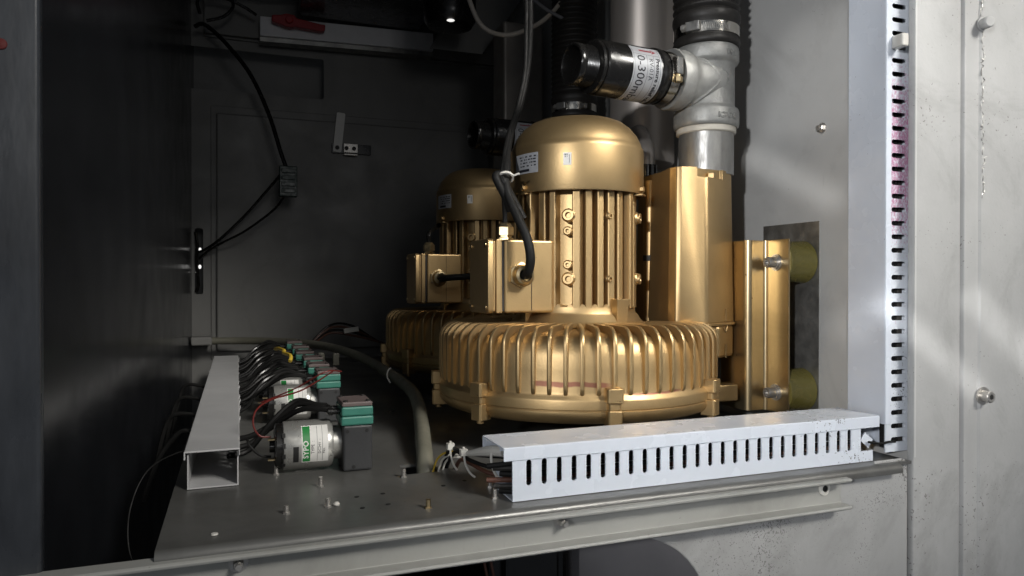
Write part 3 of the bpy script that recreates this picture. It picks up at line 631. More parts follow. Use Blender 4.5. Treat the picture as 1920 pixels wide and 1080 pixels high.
# foot bracket: bent sheet held to the wall by two buffers
sec = [(.6785, .7590), (.6805, .7590), (.6805, .8060), (.6790, .8085)]
t_ = .0022
path = [(.6800, .7595), (.6800, .7985)] + [(.6740 + .006 * cos(radians(k)), .7985 + .006 * sin(radians(k))) for k in range(0, 91, 15)] + [(.6560, .8045)] + [(.6560 - .007 * sin(radians(k)), .8115 - .007 * cos(radians(k))) for k in range(0, 91, 15)] + [(.6490, .860)]
pts = [Vector((x, y)) for x, y in path]; L_ = []; R_ = []
for i, p in enumerate(pts):
    t = (pts[min(i + 1, len(pts) - 1)] - pts[max(i - 1, 0)]).normalized(); nn = Vector((-t.y, t.x)); L_.append(p + nn * t_ / 2); R_.append(p - nn * t_ / 2)
mb = MB(O); mb.prism([(p.x, p.y) for p in R_] + [(p.x, p.y) for p in L_[::-1]], .0270, .2590); br = mb.build('foot_bracket', gold_sheet, bl, angle=35, bevel=.0006)
for z in (.2285, .0536):
    mb = MB(O); p = Vector((.6789, .7830, z)); X_ = Vector((-1, 0, 0))
    mb.cyl(p, p + X_ * .0016, .0112, seg=28); mb.lathe([(.0062, 0), (.0094, 0), (.0094, .0022), (.0062, .0022)], 24, frame(p + X_ * .0016, X_))
    mb.lathe([(0, 0), (.0072, 0), (.0072, .0120), (.0066, .0130), (.0040, .0130), (.0040, .0080), (0, .0080)], 28, frame(p + X_ * .0030, X_))
    mb.build('cap_screw', bolt_m, br)
GOLDPARTS = None
# second blower: a copy further back
bl2 = copy_tree(bl); bl2.location = (CX + .017, CY + .46, .036)
tag(bl2, 'smaller looking gold blower standing behind, half hidden by the front one', 'blower', 'gold blowers')
OFF = Vector((.017, .46, 0))
# buffers
for z, l1, l2 in ((.2295, 'upper yellow rubber buffer between gold bracket and right wall', 'upper yellow rubber buffer of the rear blower, near the right wall'), (.0555, 'lower yellow rubber buffer between gold bracket and right wall', 'lower yellow rubber buffer of the rear blower, near the right wall')):
    mb = MB((XR, .784, z)); mb.lathe([(0, 0), (.0285, 0), (.0290, .001), (.0280, .008), (.0278, .022), (.0280, .036), (.0290, .0425), (.0285, .0432), (0, .0432)], 48, frame((XR - .0008, .784, z), (-1, 0, 0)))
    o = mb.build('rubber_buffer', urethane); tag(o, l1, 'buffer', 'rubber buffers')

# ================================================================== pipe tee, valve, hose on the ports
TX, TY, TZ = .6165, .853, .478
VD = (Vector((.404, .829, .478)) - Vector((TX, TY, TZ))).normalized()
O = (TX, TY, .353)
Tt = Matrix.Translation((TX, TY, 0))
tee = thing('pipe_tee', 'galvanised pipe tee with cast lettering above the front gold tower', 'pipe fitting', O, 'pipe tees')
mb = MB(O); mb.lathe([(.030, .422), (.0420, .4160), (.0440, .4175), (.0448, .4220), (.0448, .4370), (.0435, .4410), (.0400, .4430), (.0388, .4460), (.0386, .478), (.0388, .5010), (.0400, .5035), (.0430, .5050), (.0446, .5085), (.0446, .5210), (.0436, .5250), (.042, .5268), (.034, .5268)], 72, Tt); body = mb.build('tee_body', galv, tee, angle=45)
mb = MB(O); mb.lathe([(.0405, .0), (.0392, .020), (.0375, .030), (.0362, .036), (.0366, .044), (.0400, .0480), (.0410, .052), (.0410, .066), (.0400, .069), (.030, .069)], 60, frame((TX, TY, TZ), VD)); mb.build('tee_branch', galv, tee, angle=45)
# saddle ridge where the branch meets the run
mb = MB(O); e1 = Vector((0, 0, 1)); e2 = VD.cross(e1).normalized(); sad = []
for k in range(41):
    t = radians(-90 + 180 * k / 40) if False else 2 * pi * k / 40
    h = .0385 * cos(t); v_ = .0400 * sin(t); ax = sqrt(max(.0395 ** 2 - h * h, 0)) + .0015
    if ax < .006: ax = .006
    sad.append(Vector((TX, TY, TZ)) + VD * ax + e2 * h * .98 + e1 * v_ * .86)
mb.tube(sad, .0030, 8, 1, False); mb.build('saddle_ridge', galv, tee)
mb = MB(O)
def onrun(a0, z0, r): return lambda x, y: Vector((TX + r * cos(radians(a0) + x / r), TY + r * sin(radians(a0) + x / r), z0 + y))

def cast(body, size, fn, bold=.0003):
    mb = MB(O); map_text(mb, body, size, fn, bold=bold); o = mb.build('cast_lettering', galv, tee); k_ = o.modifiers.new('thick', 'SOLIDIFY'); k_.thickness = .0011; k_.offset = 0
cast('MZ', .0115, onrun(272, .5100, .0449)); cast('IG-YHI', .0105, onrun(255, .4240, .0451)); cast('GH', .0085, onrun(266, .4775, .0389), .0002)
mb = MB(O); cc = onrun(272, .4805, .0388); mb.tube([cc(.0088 * cos(2 * pi * k / 24), .0088 * sin(2 * pi * k / 24)) for k in range(25)], .0007, 6, 1, False); mb.build('cast_ring', galv, tee)
mb = MB(O); mb.lathe([(.030, .4175), (.0402, .4175), (.0408, .4150), (.0406, .4090), (.0388, .4075), (.030, .4075)], 48, Tt); mb.build('thread_seal', tape, tee)
mb = MB(O); mb.lathe([(.030, .412), (.0376, .412), (.0376, .350), (.030, .350)], 64, Tt); mb.build('nipple', steel, tee)
tee2 = copy_tree(tee); tee2.location = Vector(O) + OFF; tag(tee2, 'rear pipe tee in deep shade behind the domed top of the front blower', 'pipe fitting', 'pipe tees')

# relief valve
O = tuple(Vector((TX, TY, TZ)) + VD * .066); F0 = frame((TX, TY, TZ), VD)
va = thing('relief_valve', 'black pressure relief valve with white printed label, clamped to the front tee', 'valve', O, 'relief valves')
mb = MB(O); mb.lathe([(.030, .070), (.0335, .070), (.0345, .0720), (.0345, .092), (.0362, .0935), (.0368, .096), (.0368, .1020), (.0356, .1035), (.0352, .105), (.0350, .185), (.0335, .1880), (.030, .1890), (.026, .1890)], 64, F0); mb.build('valve_body', black, va)
mb = MB(O); mb.lathe([(.0255, .1880), (.0300, .1885), (.0335, .1895), (.0345, .1915), (.0335, .1945), (.0300, .1960), (.0255, .1962)], 64, F0); mb.build('collar', black, va)
thr = [(.0252, .1955)]; s = .197
while s < .2135: thr += [(.0262, s), (.0252, s + .0011)]; s += .0022
thr += [(.0262, .2150), (.0266, .2160), (.0262, .2225), (.0255, .2232), (.0232, .2232), (.0225, .2215), (.0225, .1700), (0, .1690)]
mb = MB(O); mb.lathe(thr, 64, F0); mb.build('threaded_end', black, va, angle=60)
vx = Vector((0, 0, 1)); vy = Vector((0, -1, 0)); vy = (vy - VD * vy.dot(VD)).normalized()
def onval(s0, ph0, r): return lambda x, y: Vector((TX, TY, TZ)) + VD * (s0 - y) + (vx * cos(radians(ph0) + x / r) + vy * sin(radians(ph0) + x / r)) * r
LS0, LS1 = .1060, .1520                     # label from / to along the axis
mb = MB(O); g = onval(LS0, 40, .0356); map_rect(mb, 0, LS0 - LS1, radians(150) * .0356, 0, g, 40); lab = mb.build('valve_label', silver_lab, va)
mb = MB(O); R_ = .03585
map_text(mb, 'Pressure relief valve', .0088, onval(LS0 + .0098, 70, R_), bold=.00025); map_text(mb, 'RV-01A', .0090, onval(LS0 + .0205, 72, R_)); map_text(mb, '0-300mbar', .0175, onval(LS0 + .0392, 67, R_), bold=.0001)
g = onval(LS0, 40, R_ - .0001)
W_ = radians(150) * .0356
for y_ in (-.0026, -.0128, -.0235, -.0435): map_rect(mb, .0035 if y_ in (-.0026, -.0435) else .0155, y_, W_ - .003, y_ - .0004, g, 30)
map_rect(mb, .0150, -.0435, .0154, -.0026, g); map_rect(mb, .0440, -.0235, .0444, -.0128, g)
mb.build('label_lettering', ink, lab)
mb = MB(O); map_rect(mb, .0072, -.0330, .0100, -.0130, g, 2); vs = [g(.0045, -.0140), g(.0127, -.0140), g(.0086, -.0060)]; mb.add(vs, [(0, 1, 2)]); mb.build('label_arrow', red_ink, lab)
mb = MB(O); mb.lathe([(.0349, .0755), (.0358, .0750), (.0358, .0885), (.0349, .0880)], 64, F0); cl = mb.build('hose_clamp', chrome, va)
cdir = (vy * cos(radians(12)) + vx * sin(radians(12)))
mb = MB(O); p = Vector((TX, TY, TZ)) + VD * .0818 + cdir * .0385; mb.box((-.0052, -.0060, -.0130), (.0045, .0062, .0105), frame(p, Vector((0, 0, 1)), cdir)); mb.build('clamp_housing', chrome, cl, smooth=False, bevel=.0018)
mb = MB(O); q = p + Vector((0, 0, -.013)); mb.cyl(q, q - Vector((0, 0, .003)), .0036, seg=12); mb.lathe([(0, 0), (.0058, 0), (.0058, .006), (.0050, .007), (0, .007)], 6, frame(q - Vector((0, 0, .003)), (0, 0, -1))); mb.build('clamp_screw', brass, cl)
va2 = copy_tree(va); va2.location = Vector(O) + OFF; tag(va2, 'black relief valve of the rear blower, in shade left of the front blower dome', 'valve', 'relief valves')

# corrugated hose
O = (TX, TY, .528)
ho = thing('corrugated_hose', 'black corrugated hose rising from the front tee beside the right wall', 'hose', O, 'corrugated hoses')
mb = MB(O); pr = [(.030, .5275), (.0440, .5275), (.0458, .5290), (.0462, .5330), (.0446, .5370), (.0440, .5385), (.0440, .5580), (.0456, .5600), (.0466, .5645), (.0462, .5705), (.0448, .5730)]
z = .5740; k = 0
while z < ZC: pr += [(.0425, z), (.0418, z + .0012), (.0428, z + .0026), (.0452, z + .0042), (.0460, z + .0060), (.0452, z + .0078), (.0428, z + .0094)]; z += .0106
mb.lathe(pr, 56, Tt); mb.build('hose_wall', black_matt, ho, angle=60)
mb = MB(O); mb.lathe([(.0441, .5410), (.0450, .5405), (.0450, .5545), (.0441, .5540)], 64, Tt); cl = mb.build('hose_clamp', chrome, ho)
mb = MB(O)
for k in range(16):
    a_ = radians(228 + k * 3.2); c0 = Vector((TX + .0452 * cos(a_), TY + .0452 * sin(a_), .5430)); c1 = Vector((TX + .0452 * cos(a_ + .03), TY + .0452 * sin(a_ + .03), .5520)); mb.tube([c0, c1], .0005, 5, 1, False)
mb.build('worm_thread', steel, cl)
a_ = radians(213); p = Vector((TX + .0480 * cos(a_), TY + .0480 * sin(a_), .5475)); tdir = Vector((-sin(a_), cos(a_), 0))
mb = MB(O); mb.box((-.005, -.0065, -.010), (.004, .0065, .010), frame(p, tdir, (cos(a_), sin(a_), 0))); mb.build('clamp_housing', steel, cl, smooth=False, bevel=.0015)
mb = MB(O); mb.lathe([(0, 0), (.0052, 0), (.0052, .006), (0, .007)], 6, frame(p - tdir * .010 + Vector((0, 0, .0)), -tdir)); mb.build('clamp_screw', bolt_m, cl)
ho2 = copy_tree(ho); ho2.location = Vector(O) + OFF; tag(ho2, 'black corrugated hose of the rear blower, in shade behind the valve', 'hose', 'corrugated hoses')

# ================================================================== behind: canister, sheet column, dark boxes
O = (.662, 1.10, .405)
cn = thing('steel_canister', 'brushed stainless steel cylinder standing behind the valve and tee', 'canister', O)
mb = MB(O); mb.lathe([(0, .405), (.048, .405), (.053, .407), (.055, .411), (.055, ZC), (0, ZC)], 72, Matrix.Translation((.662, 1.10, 0))); mb.build('shell', stainless, cn)
mb = MB(O); mb.cyl((.600, .985, .352), (.600, .985, .385), .0165, seg=28); mb.cyl((.600, .985, .330), (.600, .985, .352), .0128, seg=28); mb.build('outlet_collar', black, cn)
mb = MB(O); mb.tube([(.600, .985, .384), (.602, .99, .41), (.618, 1.03, .44), (.64, 1.08, .46)], .014, 16, 5); mb.build('outlet_pipe', stainless, cn)
mb = MB((.65, 1.65, .5)); mb.box((.596, 1.62, .30), (.6985, 1.70, .828)); tag(mb.build('sheet_column', dull_sheet, smooth=False, bevel=.006, bseg=3), 'dull brown grey sheet metal column behind the hanging black cable', 'column')
mb = MB((.6, 1.75, .8)); mb.prism([(.46, .80), (.60, .80), (.72, .97), (.72, 1.0), (.58, 1.0)], 0, .003, Matrix(((1, 0, 0, 0), (0, 0, -1, 1.80), (0, 1, 0, 0), (0, 0, 0, 1)))); tag(mb.build('gusset_plate', back_m, smooth=False), 'dim slanting gusset plate under the cabinet ceiling', 'plate')
mb = MB((.3, 1.8, .93)); mb.prism(rrect(.150, 1.62, .475, 1.98, .02, 3), .905, 1.0); tag(mb.build('black_manifold', black, bevel=.004), 'black box hanging in the dark under the cabinet ceiling', 'box')
mb = MB((.46, 1.58, .84)); mb.lathe([(0, .80), (.035, .80), (.052, .803), (.060, .815), (.062, .83), (.062, 1.0), (0, 1.0)], 40, Matrix.Translation((.468, 1.64, 0))); cyl_ = tag(mb.build('black_cylinder', black), 'glossy black cylinder under the ceiling with one glowing disc as its glint', 'cylinder')
mb = MB((.46, 1.58, .84)); mb.lathe([(0, 0), (.0075, 0), (.0090, .001), (.0075, .0018), (0, .0020)], 20, Matrix.Translation((.4555, 1.589, .8000)) @ Matrix.Rotation(pi, 4, 'X')); mb.build('glint_disc', glow_m, cyl_)  # glowing disc in place of a highlight on the gloss, not a lamp
# pale box with a red lever
O = (.30, 2.03, .90)
pb = thing('pale_box', 'long pale grey box high on the dark back wall', 'box', O)
mb = MB(O); s_ = (.8800 - .8651) / .479
mb.prism([(.0570, .8455), (.5200, .8580), (.5200, .9075), (.0570, .8960)], 0, .045, Matrix(((1, 0, 0, 0), (0, 0, -1, 2.036), (0, 1, 0, 0), (0, 0, 0, 1)))); mb.build('box_body', box_grey, pb, smooth=False, bevel=.002)
mb = MB(O); mb.prism([(.057, .8340), (.52, .8465), (.52, .8575), (.057, .8450)], 0, .035, Matrix(((1, 0, 0, 0), (0, 0, -1, 2.036), (0, 1, 0, 0), (0, 0, 0, 1)))); mb.build('rough_strip', bare, pb, smooth=False)
mb = MB(O); mb.cyl((.519, 2.02, .888), (.556, 2.02, .889), .008, seg=12); mb.cyl((.556, 2.02, .889), (.68, 2.02, .881), .0045, seg=10); mb.build('box_fitting', black_matt, pb)
O = (.15, 1.98, .92)
rl = thing('red_lever', 'red plastic valve lever in front of the pale box', 'lever', O)
A2 = Matrix(((1, 0, 0, 0), (0, 0, -1, 1.985), (0, 1, 0, 0), (0, 0, 0, 1)))
mb = MB(O); mb.prism([(.085, .897), (.105, .893), (.118, .888), (.132, .887), (.145, .890), (.205, .886), (.2185, .888), (.2195, .905), (.205, .9055), (.147, .913), (.140, .920), (.122, .922), (.108, .917), (.085, .914)], 0, .024, Matrix.Translation((0, 0, -.021)) @ A2); mb.build('lever_arm', redm, rl, smooth=False, bevel=.003)
mb = MB(O); mb.cyl((.128, 1.962, .884), (.128, 1.954, .884), .010, seg=18, bev=.002); mb.build('lever_hub', redm, rl)
mb = MB((.28, 1.9, .96)); mb.box((.268, 1.90, .930), (.288, 1.903, .985)); tag(mb.build('pale_tag', white_wire, smooth=False), 'small pale tag hanging at the dark top edge', 'tag')
# latch on the back panel
O = (.27, YB - .016, .57)
la = thing('door_latch', 'pale metal strap latch on the dark back panel', 'latch', O)
A3 = lambda y: Matrix(((1, 0, 0, 0), (0, 0, -1, y), (0, 1, 0, 0), (0, 0, 0, 1)))
rot = Matrix.Translation((.2590, 0, .575)) @ Matrix.Rotation(radians(6), 4, 'Y') @ Matrix.Translation((-.2590, 0, -.575))
mb = MB(O); mb.prism(rrect(.2480, .563, .2710, .672, .004, 3), 0, .003, rot @ A3(YB - .024)); mb.build('strap', white, la)
mb = MB(O); mb.box((.244, YB - .0235, .560), (.352, YB - .0165, .587)); mb.build('mount_block', black, la, smooth=False, bevel=.001)
mb = MB(O); mb.box((.276, YB - .028, .5625), (.315, YB - .0237, .588)); mb.box((.276, YB - .036, .5540), (.3135, YB - .0237, .5585)); mb.build('keeper_plate', bolt_m, la, smooth=False, bevel=.001)
for x, z in ((.2585, .5745), (.2835, .5745), (.304, .5745)):
    mb = MB(O); mb.lathe([(.003, 0), (.0058, 0), (.0058, .0025), (.003, .0025), (.003, .001), (0, .001)], 12, frame((x, YB - .0280, z), (0, -1, 0))); mb.build('latch_screw', black_matt, la)
# glowing discs standing in for daylight through the cable slot
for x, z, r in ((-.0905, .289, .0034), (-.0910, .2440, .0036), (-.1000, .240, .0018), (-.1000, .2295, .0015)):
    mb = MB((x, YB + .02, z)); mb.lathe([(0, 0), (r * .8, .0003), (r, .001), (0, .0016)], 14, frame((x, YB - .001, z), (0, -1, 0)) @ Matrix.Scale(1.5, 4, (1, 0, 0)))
    tag(mb.build('slot_glow', glow_m), {.289: 'upper', .2440: 'largest lower', .240: 'small left', .2295: 'smallest left'}[z] + ' glowing disc standing in for daylight in the slot at the back corner', 'glow disc', 'glow discs in the slot')
mb = MB((-.09, YB, .25)); mb.tube([(-.1015, YB - .002, .335), (-.097, YB - .006, .30), (-.099, YB - .006, .26), (-.095, YB - .004, .20), (-.10, YB - .002, .178)], .004, 8, 5); tag(mb.build('slot_cable', black), 'black cable coiled in the slot at the back corner', 'cable')

# ================================================================== cables and tubes
def wire(name, pts, r, m, label, cat='cable', group=None, seg=10, res=7, parts=()):
    O = pts[0]; mb = MB(O); mb.tube(pts, r, seg, res); return tag(mb.build(name, m), label, cat, group)
wire('motor_cable', [(.3330, .836, .2105), (.3335, .822, .2130), (.3340, .814, .2300), (.3305, .816, .2540), (.3235, .828, .2800), (.3170, .842, .3060), (.3150, .850, .3260), (.3210, .864, .3500), (.3420, .905, .3980), (.3700, .940, .4500), (.3850, .950, .5050), (.3890, .950, .5600), (.3885, .950, .65), (.388, .95, ZC)], lambda t: .0058 if t < .55 else .0046, cable_m, 'thick black cable from the front gland of the nearer terminal box', res=8, seg=12)
wire('supply_cable', [(.3215, .870, .277), (.3205, .868, .292), (.3170, .862, .310), (.3130, .856, .3220), (.3105, .8515, .3330), (.3190, .868, .3550), (.3370, .900, .3950), (.3640, .935, .4450), (.3800, .948, .5000), (.3830, .95, .56), (.3835, .950, .66), (.384, .95, ZC)], .0032, cable_m, 'thinner black cable from the top gland of the nearer terminal box', res=8)
wire('folded_cable', [(.3220, .853, .262 + .03), (.3140, .848, .3080), (.3040, .848, .3260), (.3020, .850, .3345), (.3090, .8515, .3350), (.3180, .846, .3150), (.3260, .838, .2950), (.3330, .834, .2800)], .0050, cable_m, 'black cable folded back into the bundle beside the fan cover', res=8, seg=12)
mb = MB((.3150, .845, .334)); mb.lathe([(.0085, -.0016), (.0105, -.0016), (.0105, .0016), (.0085, .0016)], 24, frame((.3150, .8500, .3330), (.2, .5, .8))); mb.tube([(.3220, .842, .3345), (.3290, .838, .3370)], .0014, 6, 2, False)
tag(mb.build('bundle_tie', white_wire), 'white cable tie around the black cable bundle', 'cable tie')
o_ = Vector((.017, .46, 0))
wire('rear_motor_cable', [Vector((.3330, .836, .2105)) + o_, Vector((.340, .816, .2105)) + o_, Vector((.362, .810, .2120)) + o_, Vector((.40, .816, .2140)) + o_, Vector((.46, .85, .215)) + o_], .0060, cable_m, 'black cable leaving the rear terminal box towards the front box', seg=12)
wire('rear_supply_cable', [Vector((.3215, .870, .277)) + o_, Vector((.3225, .870, .295)) + o_, Vector((.343, .895, .310)) + o_, Vector((.37, .93, .32)) + o_], .0045, black, 'short black cable on top of the rear terminal box')
wire('clear_tube', [(.395, 1.30, .79), (.4091, 1.30, .733), (.4355, 1.30, .6863), (.4839, 1.30, .6761), (.5392, 1.30, .6994), (.5750, 1.30, .728), (.6019, 1.30, .762), (.63, 1.30, .82)], .0044, clear_tube, 'pale clear tube looping down from the ceiling', 'tube')
wire('clear_tube', [(.63, 1.29, .70), (.600, 1.29, .7180), (.565, 1.30, .737), (.535, 1.31, .765), (.51, 1.31, .81)], .0036, grey_ink, 'dull thin tube crossing behind the clear loop', 'tube')
# conduit over the shelf
O_ = [(-.104, 2.00, .054), (.02, 1.97, .0535), (.12, 1.86, .0560), (.195, 1.68, .0560), (.232, 1.46, .0520), (.247, 1.28, .0440), (.2480, 1.10, .0380), (.2350, .985, .0330), (.2180, .895, .0230), (.2020, .820, .0150), (.1920, .772, .0040), (.187, .755, -.03), (.185, .75, -.10)]
cdn = wire('grey_conduit', O_, .0092, conduit_m, 'thick olive grey conduit curving across the shelf into a square hole', 'conduit', seg=18, res=8)
mb = MB(O_[0]); mb.box((-.1085, 1.975, .0440), (-.060, 2.035, .0650)); mb.build('wall_fitting', back_m, cdn, smooth=False, bevel=.003)
wire('thin_tie', [(.240, 1.20, .058), (.234, 1.195, .055), (.232, 1.19, .045), (.236, 1.185, .036)], .0014, white_wire, 'thin pale tie round the conduit', 'cable tie', seg=6)
# hanging wire with a terminal block
wire('hanging_wire', [(-.098, 1.99, .848), (-.08, 1.98, .854), (-.058, 1.975, .840), (-.02, 1.96, .800), (.032, 1.94, .728), (.075, 1.92, .628), (.104, 1.905, .528), (.116, 1.90, .492)], .0052, black, 'black taped wire hanging across the dark back panel')
wire('hanging_wire', [(-.085, 1.96, .872), (-.090, 1.96, .905), (-.060, 1.965, .922), (-.018, 1.965, .918), (.02, 1.97, .905), (.048, 1.98, .893)], .0040, black, 'black wire loop at the upper left of the back wall')
wire('hanging_wire', [(-.070, 1.965, .858), (-.030, 1.96, .872), (-.008, 1.96, .900), (-.015, 1.96, .925)], .0040, black, 'short black wire crossing the upper loop')
wire('hanging_wire', [(-.10, 1.95, .93), (.0, 1.95, .945), (.10, 1.94, .950), (.22, 1.93, .975)], .0060, grey_ink, 'dim grey hose along the top of the back wall', 'hose')
O = (.119, 1.90, .455)
tbk = thing('terminal_block', 'dark green terminal block hanging on a wire before the back panel', 'terminal block', O)
mb = MB(O); mb.box((.099, 1.888, .4180), (.142, 1.912, .4945)); mb.build('block_body', pcb, tbk, smooth=False, bevel=.002)
for k in range(4):
    mb = MB(O); mb.box((.104, 1.884, .427 + k * .0165), (.137, 1.8878, .437 + k * .0165)); mb.build('terminal', pcb, tbk, smooth=False, bevel=.001)
wire('terminal_wire', [(.10, 1.90, .470), (.075, 1.93, .440), (.02, 1.97, .375), (-.04, 2.00, .315), (-.075, 2.03, .290), (-.093, 2.055, .283)], .0035, black, 'upper black wire from the terminal block to the corner slot')
wire('terminal_wire', [(.112, 1.90, .420), (.085, 1.93, .385), (.02, 1.97, .335), (-.03, 2.00, .308), (-.07, 2.03, .285), (-.092, 2.05, .265)], .0030, black, 'lower black wire from the terminal block to the corner slot')
# loose wires with ties by the front trunking
for k, (p, m_, lb_) in enumerate((([(.195, .757, -.01), (.199, .748, .012), (.207, .741, .0205), (.216, .735, .022)], yellow, 'yellow wire curling out of the cable hole'),
      ([(.201, .757, -.01), (.204, .748, .010), (.211, .740, .018), (.219, .734, .019)], white_wire, 'white wire curling out beside the yellow wire'),
      ([(.206, .756, -.01), (.208, .748, .008), (.214, .740, .015), (.221, .735, .0155)], white_wire, 'second white wire near the cable hole, right of the yellow wire'),
      ([(.208, .757, .0), (.2085, .741, .020), (.209, .725, .0290), (.215, .705, .0280), (.235, .690, .026), (.29, .66, .024)], cable_m, 'upper dark wire leading into the open end of the front trunking'),
      ([(.212, .757, .0), (.212, .739, .016), (.214, .722, .0250), (.222, .700, .0200), (.245, .672, .016), (.30, .65, .016)], cable_m, 'middle dark wire leading into the open end of the front trunking'),
      ([(.220, .75, .0), (.220, .730, .014), (.224, .708, .0150), (.238, .680, .010), (.27, .655, .010)], brown_wire, 'lower brownish wire leading into the open end of the front trunking'))):
    wire('loose_wire', p, .0021 if k > 2 else .0011, m_, lb_, 'wire', seg=8)
for p, tail, lb_ in (((.2065, .722, .0310), [(.2065, .722, .0295), (.2060, .718, .022), (.2080, .714, .0130), (.2110, .712, .0085)], 'white cable tie farther from the front trunking'), ((.2140, .700, .0290), [(.2140, .699, .0275), (.2145, .695, .018), (.2180, .690, .0100), (.2225, .688, .0060)], 'white cable tie nearer the front trunking')):
    mb = MB(p); P = Vector(p); mb.box((-.0035, -.003, -.003), (.0035, .003, .0035), Matrix.Translation(P)); mb.cyl(P + Vector((0, 0, .003)), P + Vector((0, 0, .0055)), .0014, seg=8); mb.tube(tail, .0011, 6, 5)
    tag(mb.build('cable_tie', white_wire, bevel=0), lb_, 'cable tie')
mb = MB((.225, .67, .036)); mb.tube([(.2165, .698, .0290), (.2190, .692, .0295), (.2245, .676, .0340), (.2300, .655, .0390), (.236, .640, .041)], lambda t: .0016 + .0036 * min(1, t * 1.5), 10, 5); tag(mb.build('crimp_sleeve', white_wire), 'cream tapered sleeve poking out of the front trunking', 'sleeve')
wire('cable_tie', [(.2285, .652, .0430), (.2262, .650, .0330), (.2285, .648, .0210), (.2340, .647, .0125)], .0014, white_wire, 'white strap hanging at the open end of the front trunking', 'cable tie', seg=8)

# ================================================================== diaphragm pumps
O = (.10, .81, 0)
pu = thing('diaphragm_pump', 'nearest small pump with silver motor, green label and teal top', 'pump', O, 'small pumps')
MX = frame((.0, .8165, .0275), (1, 0, 0))
mb = MB(O); mb.lathe([(0, .0465), (.0225, .0465), (.0250, .0480), (.0256, .0500), (.0256, .0945), (.0240, .0980), (.0225, .0985), (0, .0985)], 56, MX); cn_ = mb.build('motor_can', can, pu)
mb = MB(O); mb.lathe([(.0180, .0980), (.0180, .1075), (0, .1075)], 40, MX); mb.build('motor_collar', can, pu)
mb = MB(O); mb.lathe([(0, .0395), (.0215, .0395), (.0240, .0410), (.0240, .0466), (0, .0466)], 40, MX); mb.cyl((.0395, .8165, .0275), (.0345, .8165, .0275), .0062, seg=16); mb.build('end_cap', black, pu)
for y, z in ((.803, .038), (.803, .017)):
    mb = MB(O); mb.box((.0325, y - .003, z - .0008), (.0395, y + .003, z + .0008)); mb.build('motor_terminal', brass, pu, smooth=False)
# vent slot
def onmot(x0, ph0, r): return lambda x, y: Vector((x0 - y, .8165 - r * sin(radians(ph0) - x / r), .0275 + r * cos(radians(ph0) - x / r)))
mb = MB(O); g = onmot(.0600, 122, .02575)
for i in range(1): map_rect(mb, 0, -.0025, .0175, .0030, g, 8)
mb.build('vent_slot', dark, cn_)
mb = MB(O)
for ph in (60, 85, 110, 135): map_rect(mb, 0, -.001, .0050, .0022, onmot(.0485, ph, .02566), 3)
mb.build('crimp_notch', dark, cn_)
mb = MB(O); g = onmot(.0655, 124, .0258); map_rect(mb, 0, -.0270, .0420, 0, g, 20); lab = mb.build('motor_label', white, cn_)
mb = MB(O); g = onmot(.0655, 124, .0259); map_rect(mb, .0012, -.0085, .0410, -.0010, g, 20); mb.build('green_band', green_ink, lab)
mb = MB(O); map_text(mb, 'SYPO', .0078, onmot(.0722, 113, .0260), bold=.0002, space=1.05); mb.build('brand_lettering', white, lab)
mb = MB(O); g = onmot(.0655, 124, .0259); map_text(mb, 'TYPE  :', .0046, onmot(.0782, 102, .0260)); map_text(mb, 'DC24V  :', .0040, onmot(.0848, 102, .0260)); map_text(mb, 'No.', .0040, onmot(.0890, 102, .0260))
for y_ in (-.0155, -.0208): map_rect(mb, .0012, y_ - .0003, .0410, y_, g, 16)
mb.build('label_lettering', ink, lab)
mb = MB(O); mb.box((.1075, .7900, .0005), (.1385, .8360, .0490)); hd = mb.build('pump_body', pump_black, pu, smooth=False, bevel=.0022)
for x, z in ((.1325, .0430), (.1120, .0430), (.1185, .0050)):
    mb = MB(O); mb.cyl((x, .7900, z), (x, .7896, z), .0020, seg=12); mb.build('body_screw', dark, hd)
mb = MB(O); mb.box((.1055, .7885, .0492), (.1395, .8375, .0588)); hd2 = mb.build('pump_head', teal, pu, smooth=False, bevel=.0018)
mb = MB(O); mb.box((.1058, .7888, .0592), (.1392, .8372, .0690)); mb.build('pump_head', teal, pu, smooth=False, bevel=.0018)
mb = MB(O); mb.box((.1065, .7893, .0691), (.1385, .8367, .0740)); tp_ = mb.build('top_plate', blush, pu, smooth=False, bevel=.0012)
for x, y in ((.1105, .794), (.1345, .794), (.1345, .832), (.1105, .832)):
    mb = MB(O); mb.cyl((x, y, .074), (x, y, .0755), .0024, seg=12); mb.build('plate_screw', black_matt, tp_)
for y in (.803, .823):
    mb = MB(O); mb.cyl((.1055, y, .063), (.0930, y, .063), .0032, seg=14); mb.cyl((.098, y, .063), (.0935, y, .063), .0042, seg=14); mb.build('hose_barb', black, pu)
offs = (.29, .385, .495, .61, .73, .86)
labs = ('second small pump from the front, teal head clear of the others', 'third small pump from the front, partly behind the second', 'fourth small pump in the dim row, under the yellow tie', 'fifth small pump in the dim row', 'sixth small pump, in the dark near the conduit', 'farthest small pump of the row, in the dark by the back')
PUMPS = [0]
pu.location = Vector(O) + Vector((-.003, -.013, 0))
for dy, lb_ in zip(offs, labs):
    c = copy_tree(pu); dx = random.uniform(-.003, .004) + (.006 if dy < .3 else 0)
    c.location = Vector(O) + Vector((dx - .003, dy - .013, 0)); tag(c, lb_, 'pump', 'small pumps'); PUMPS.append(dy)
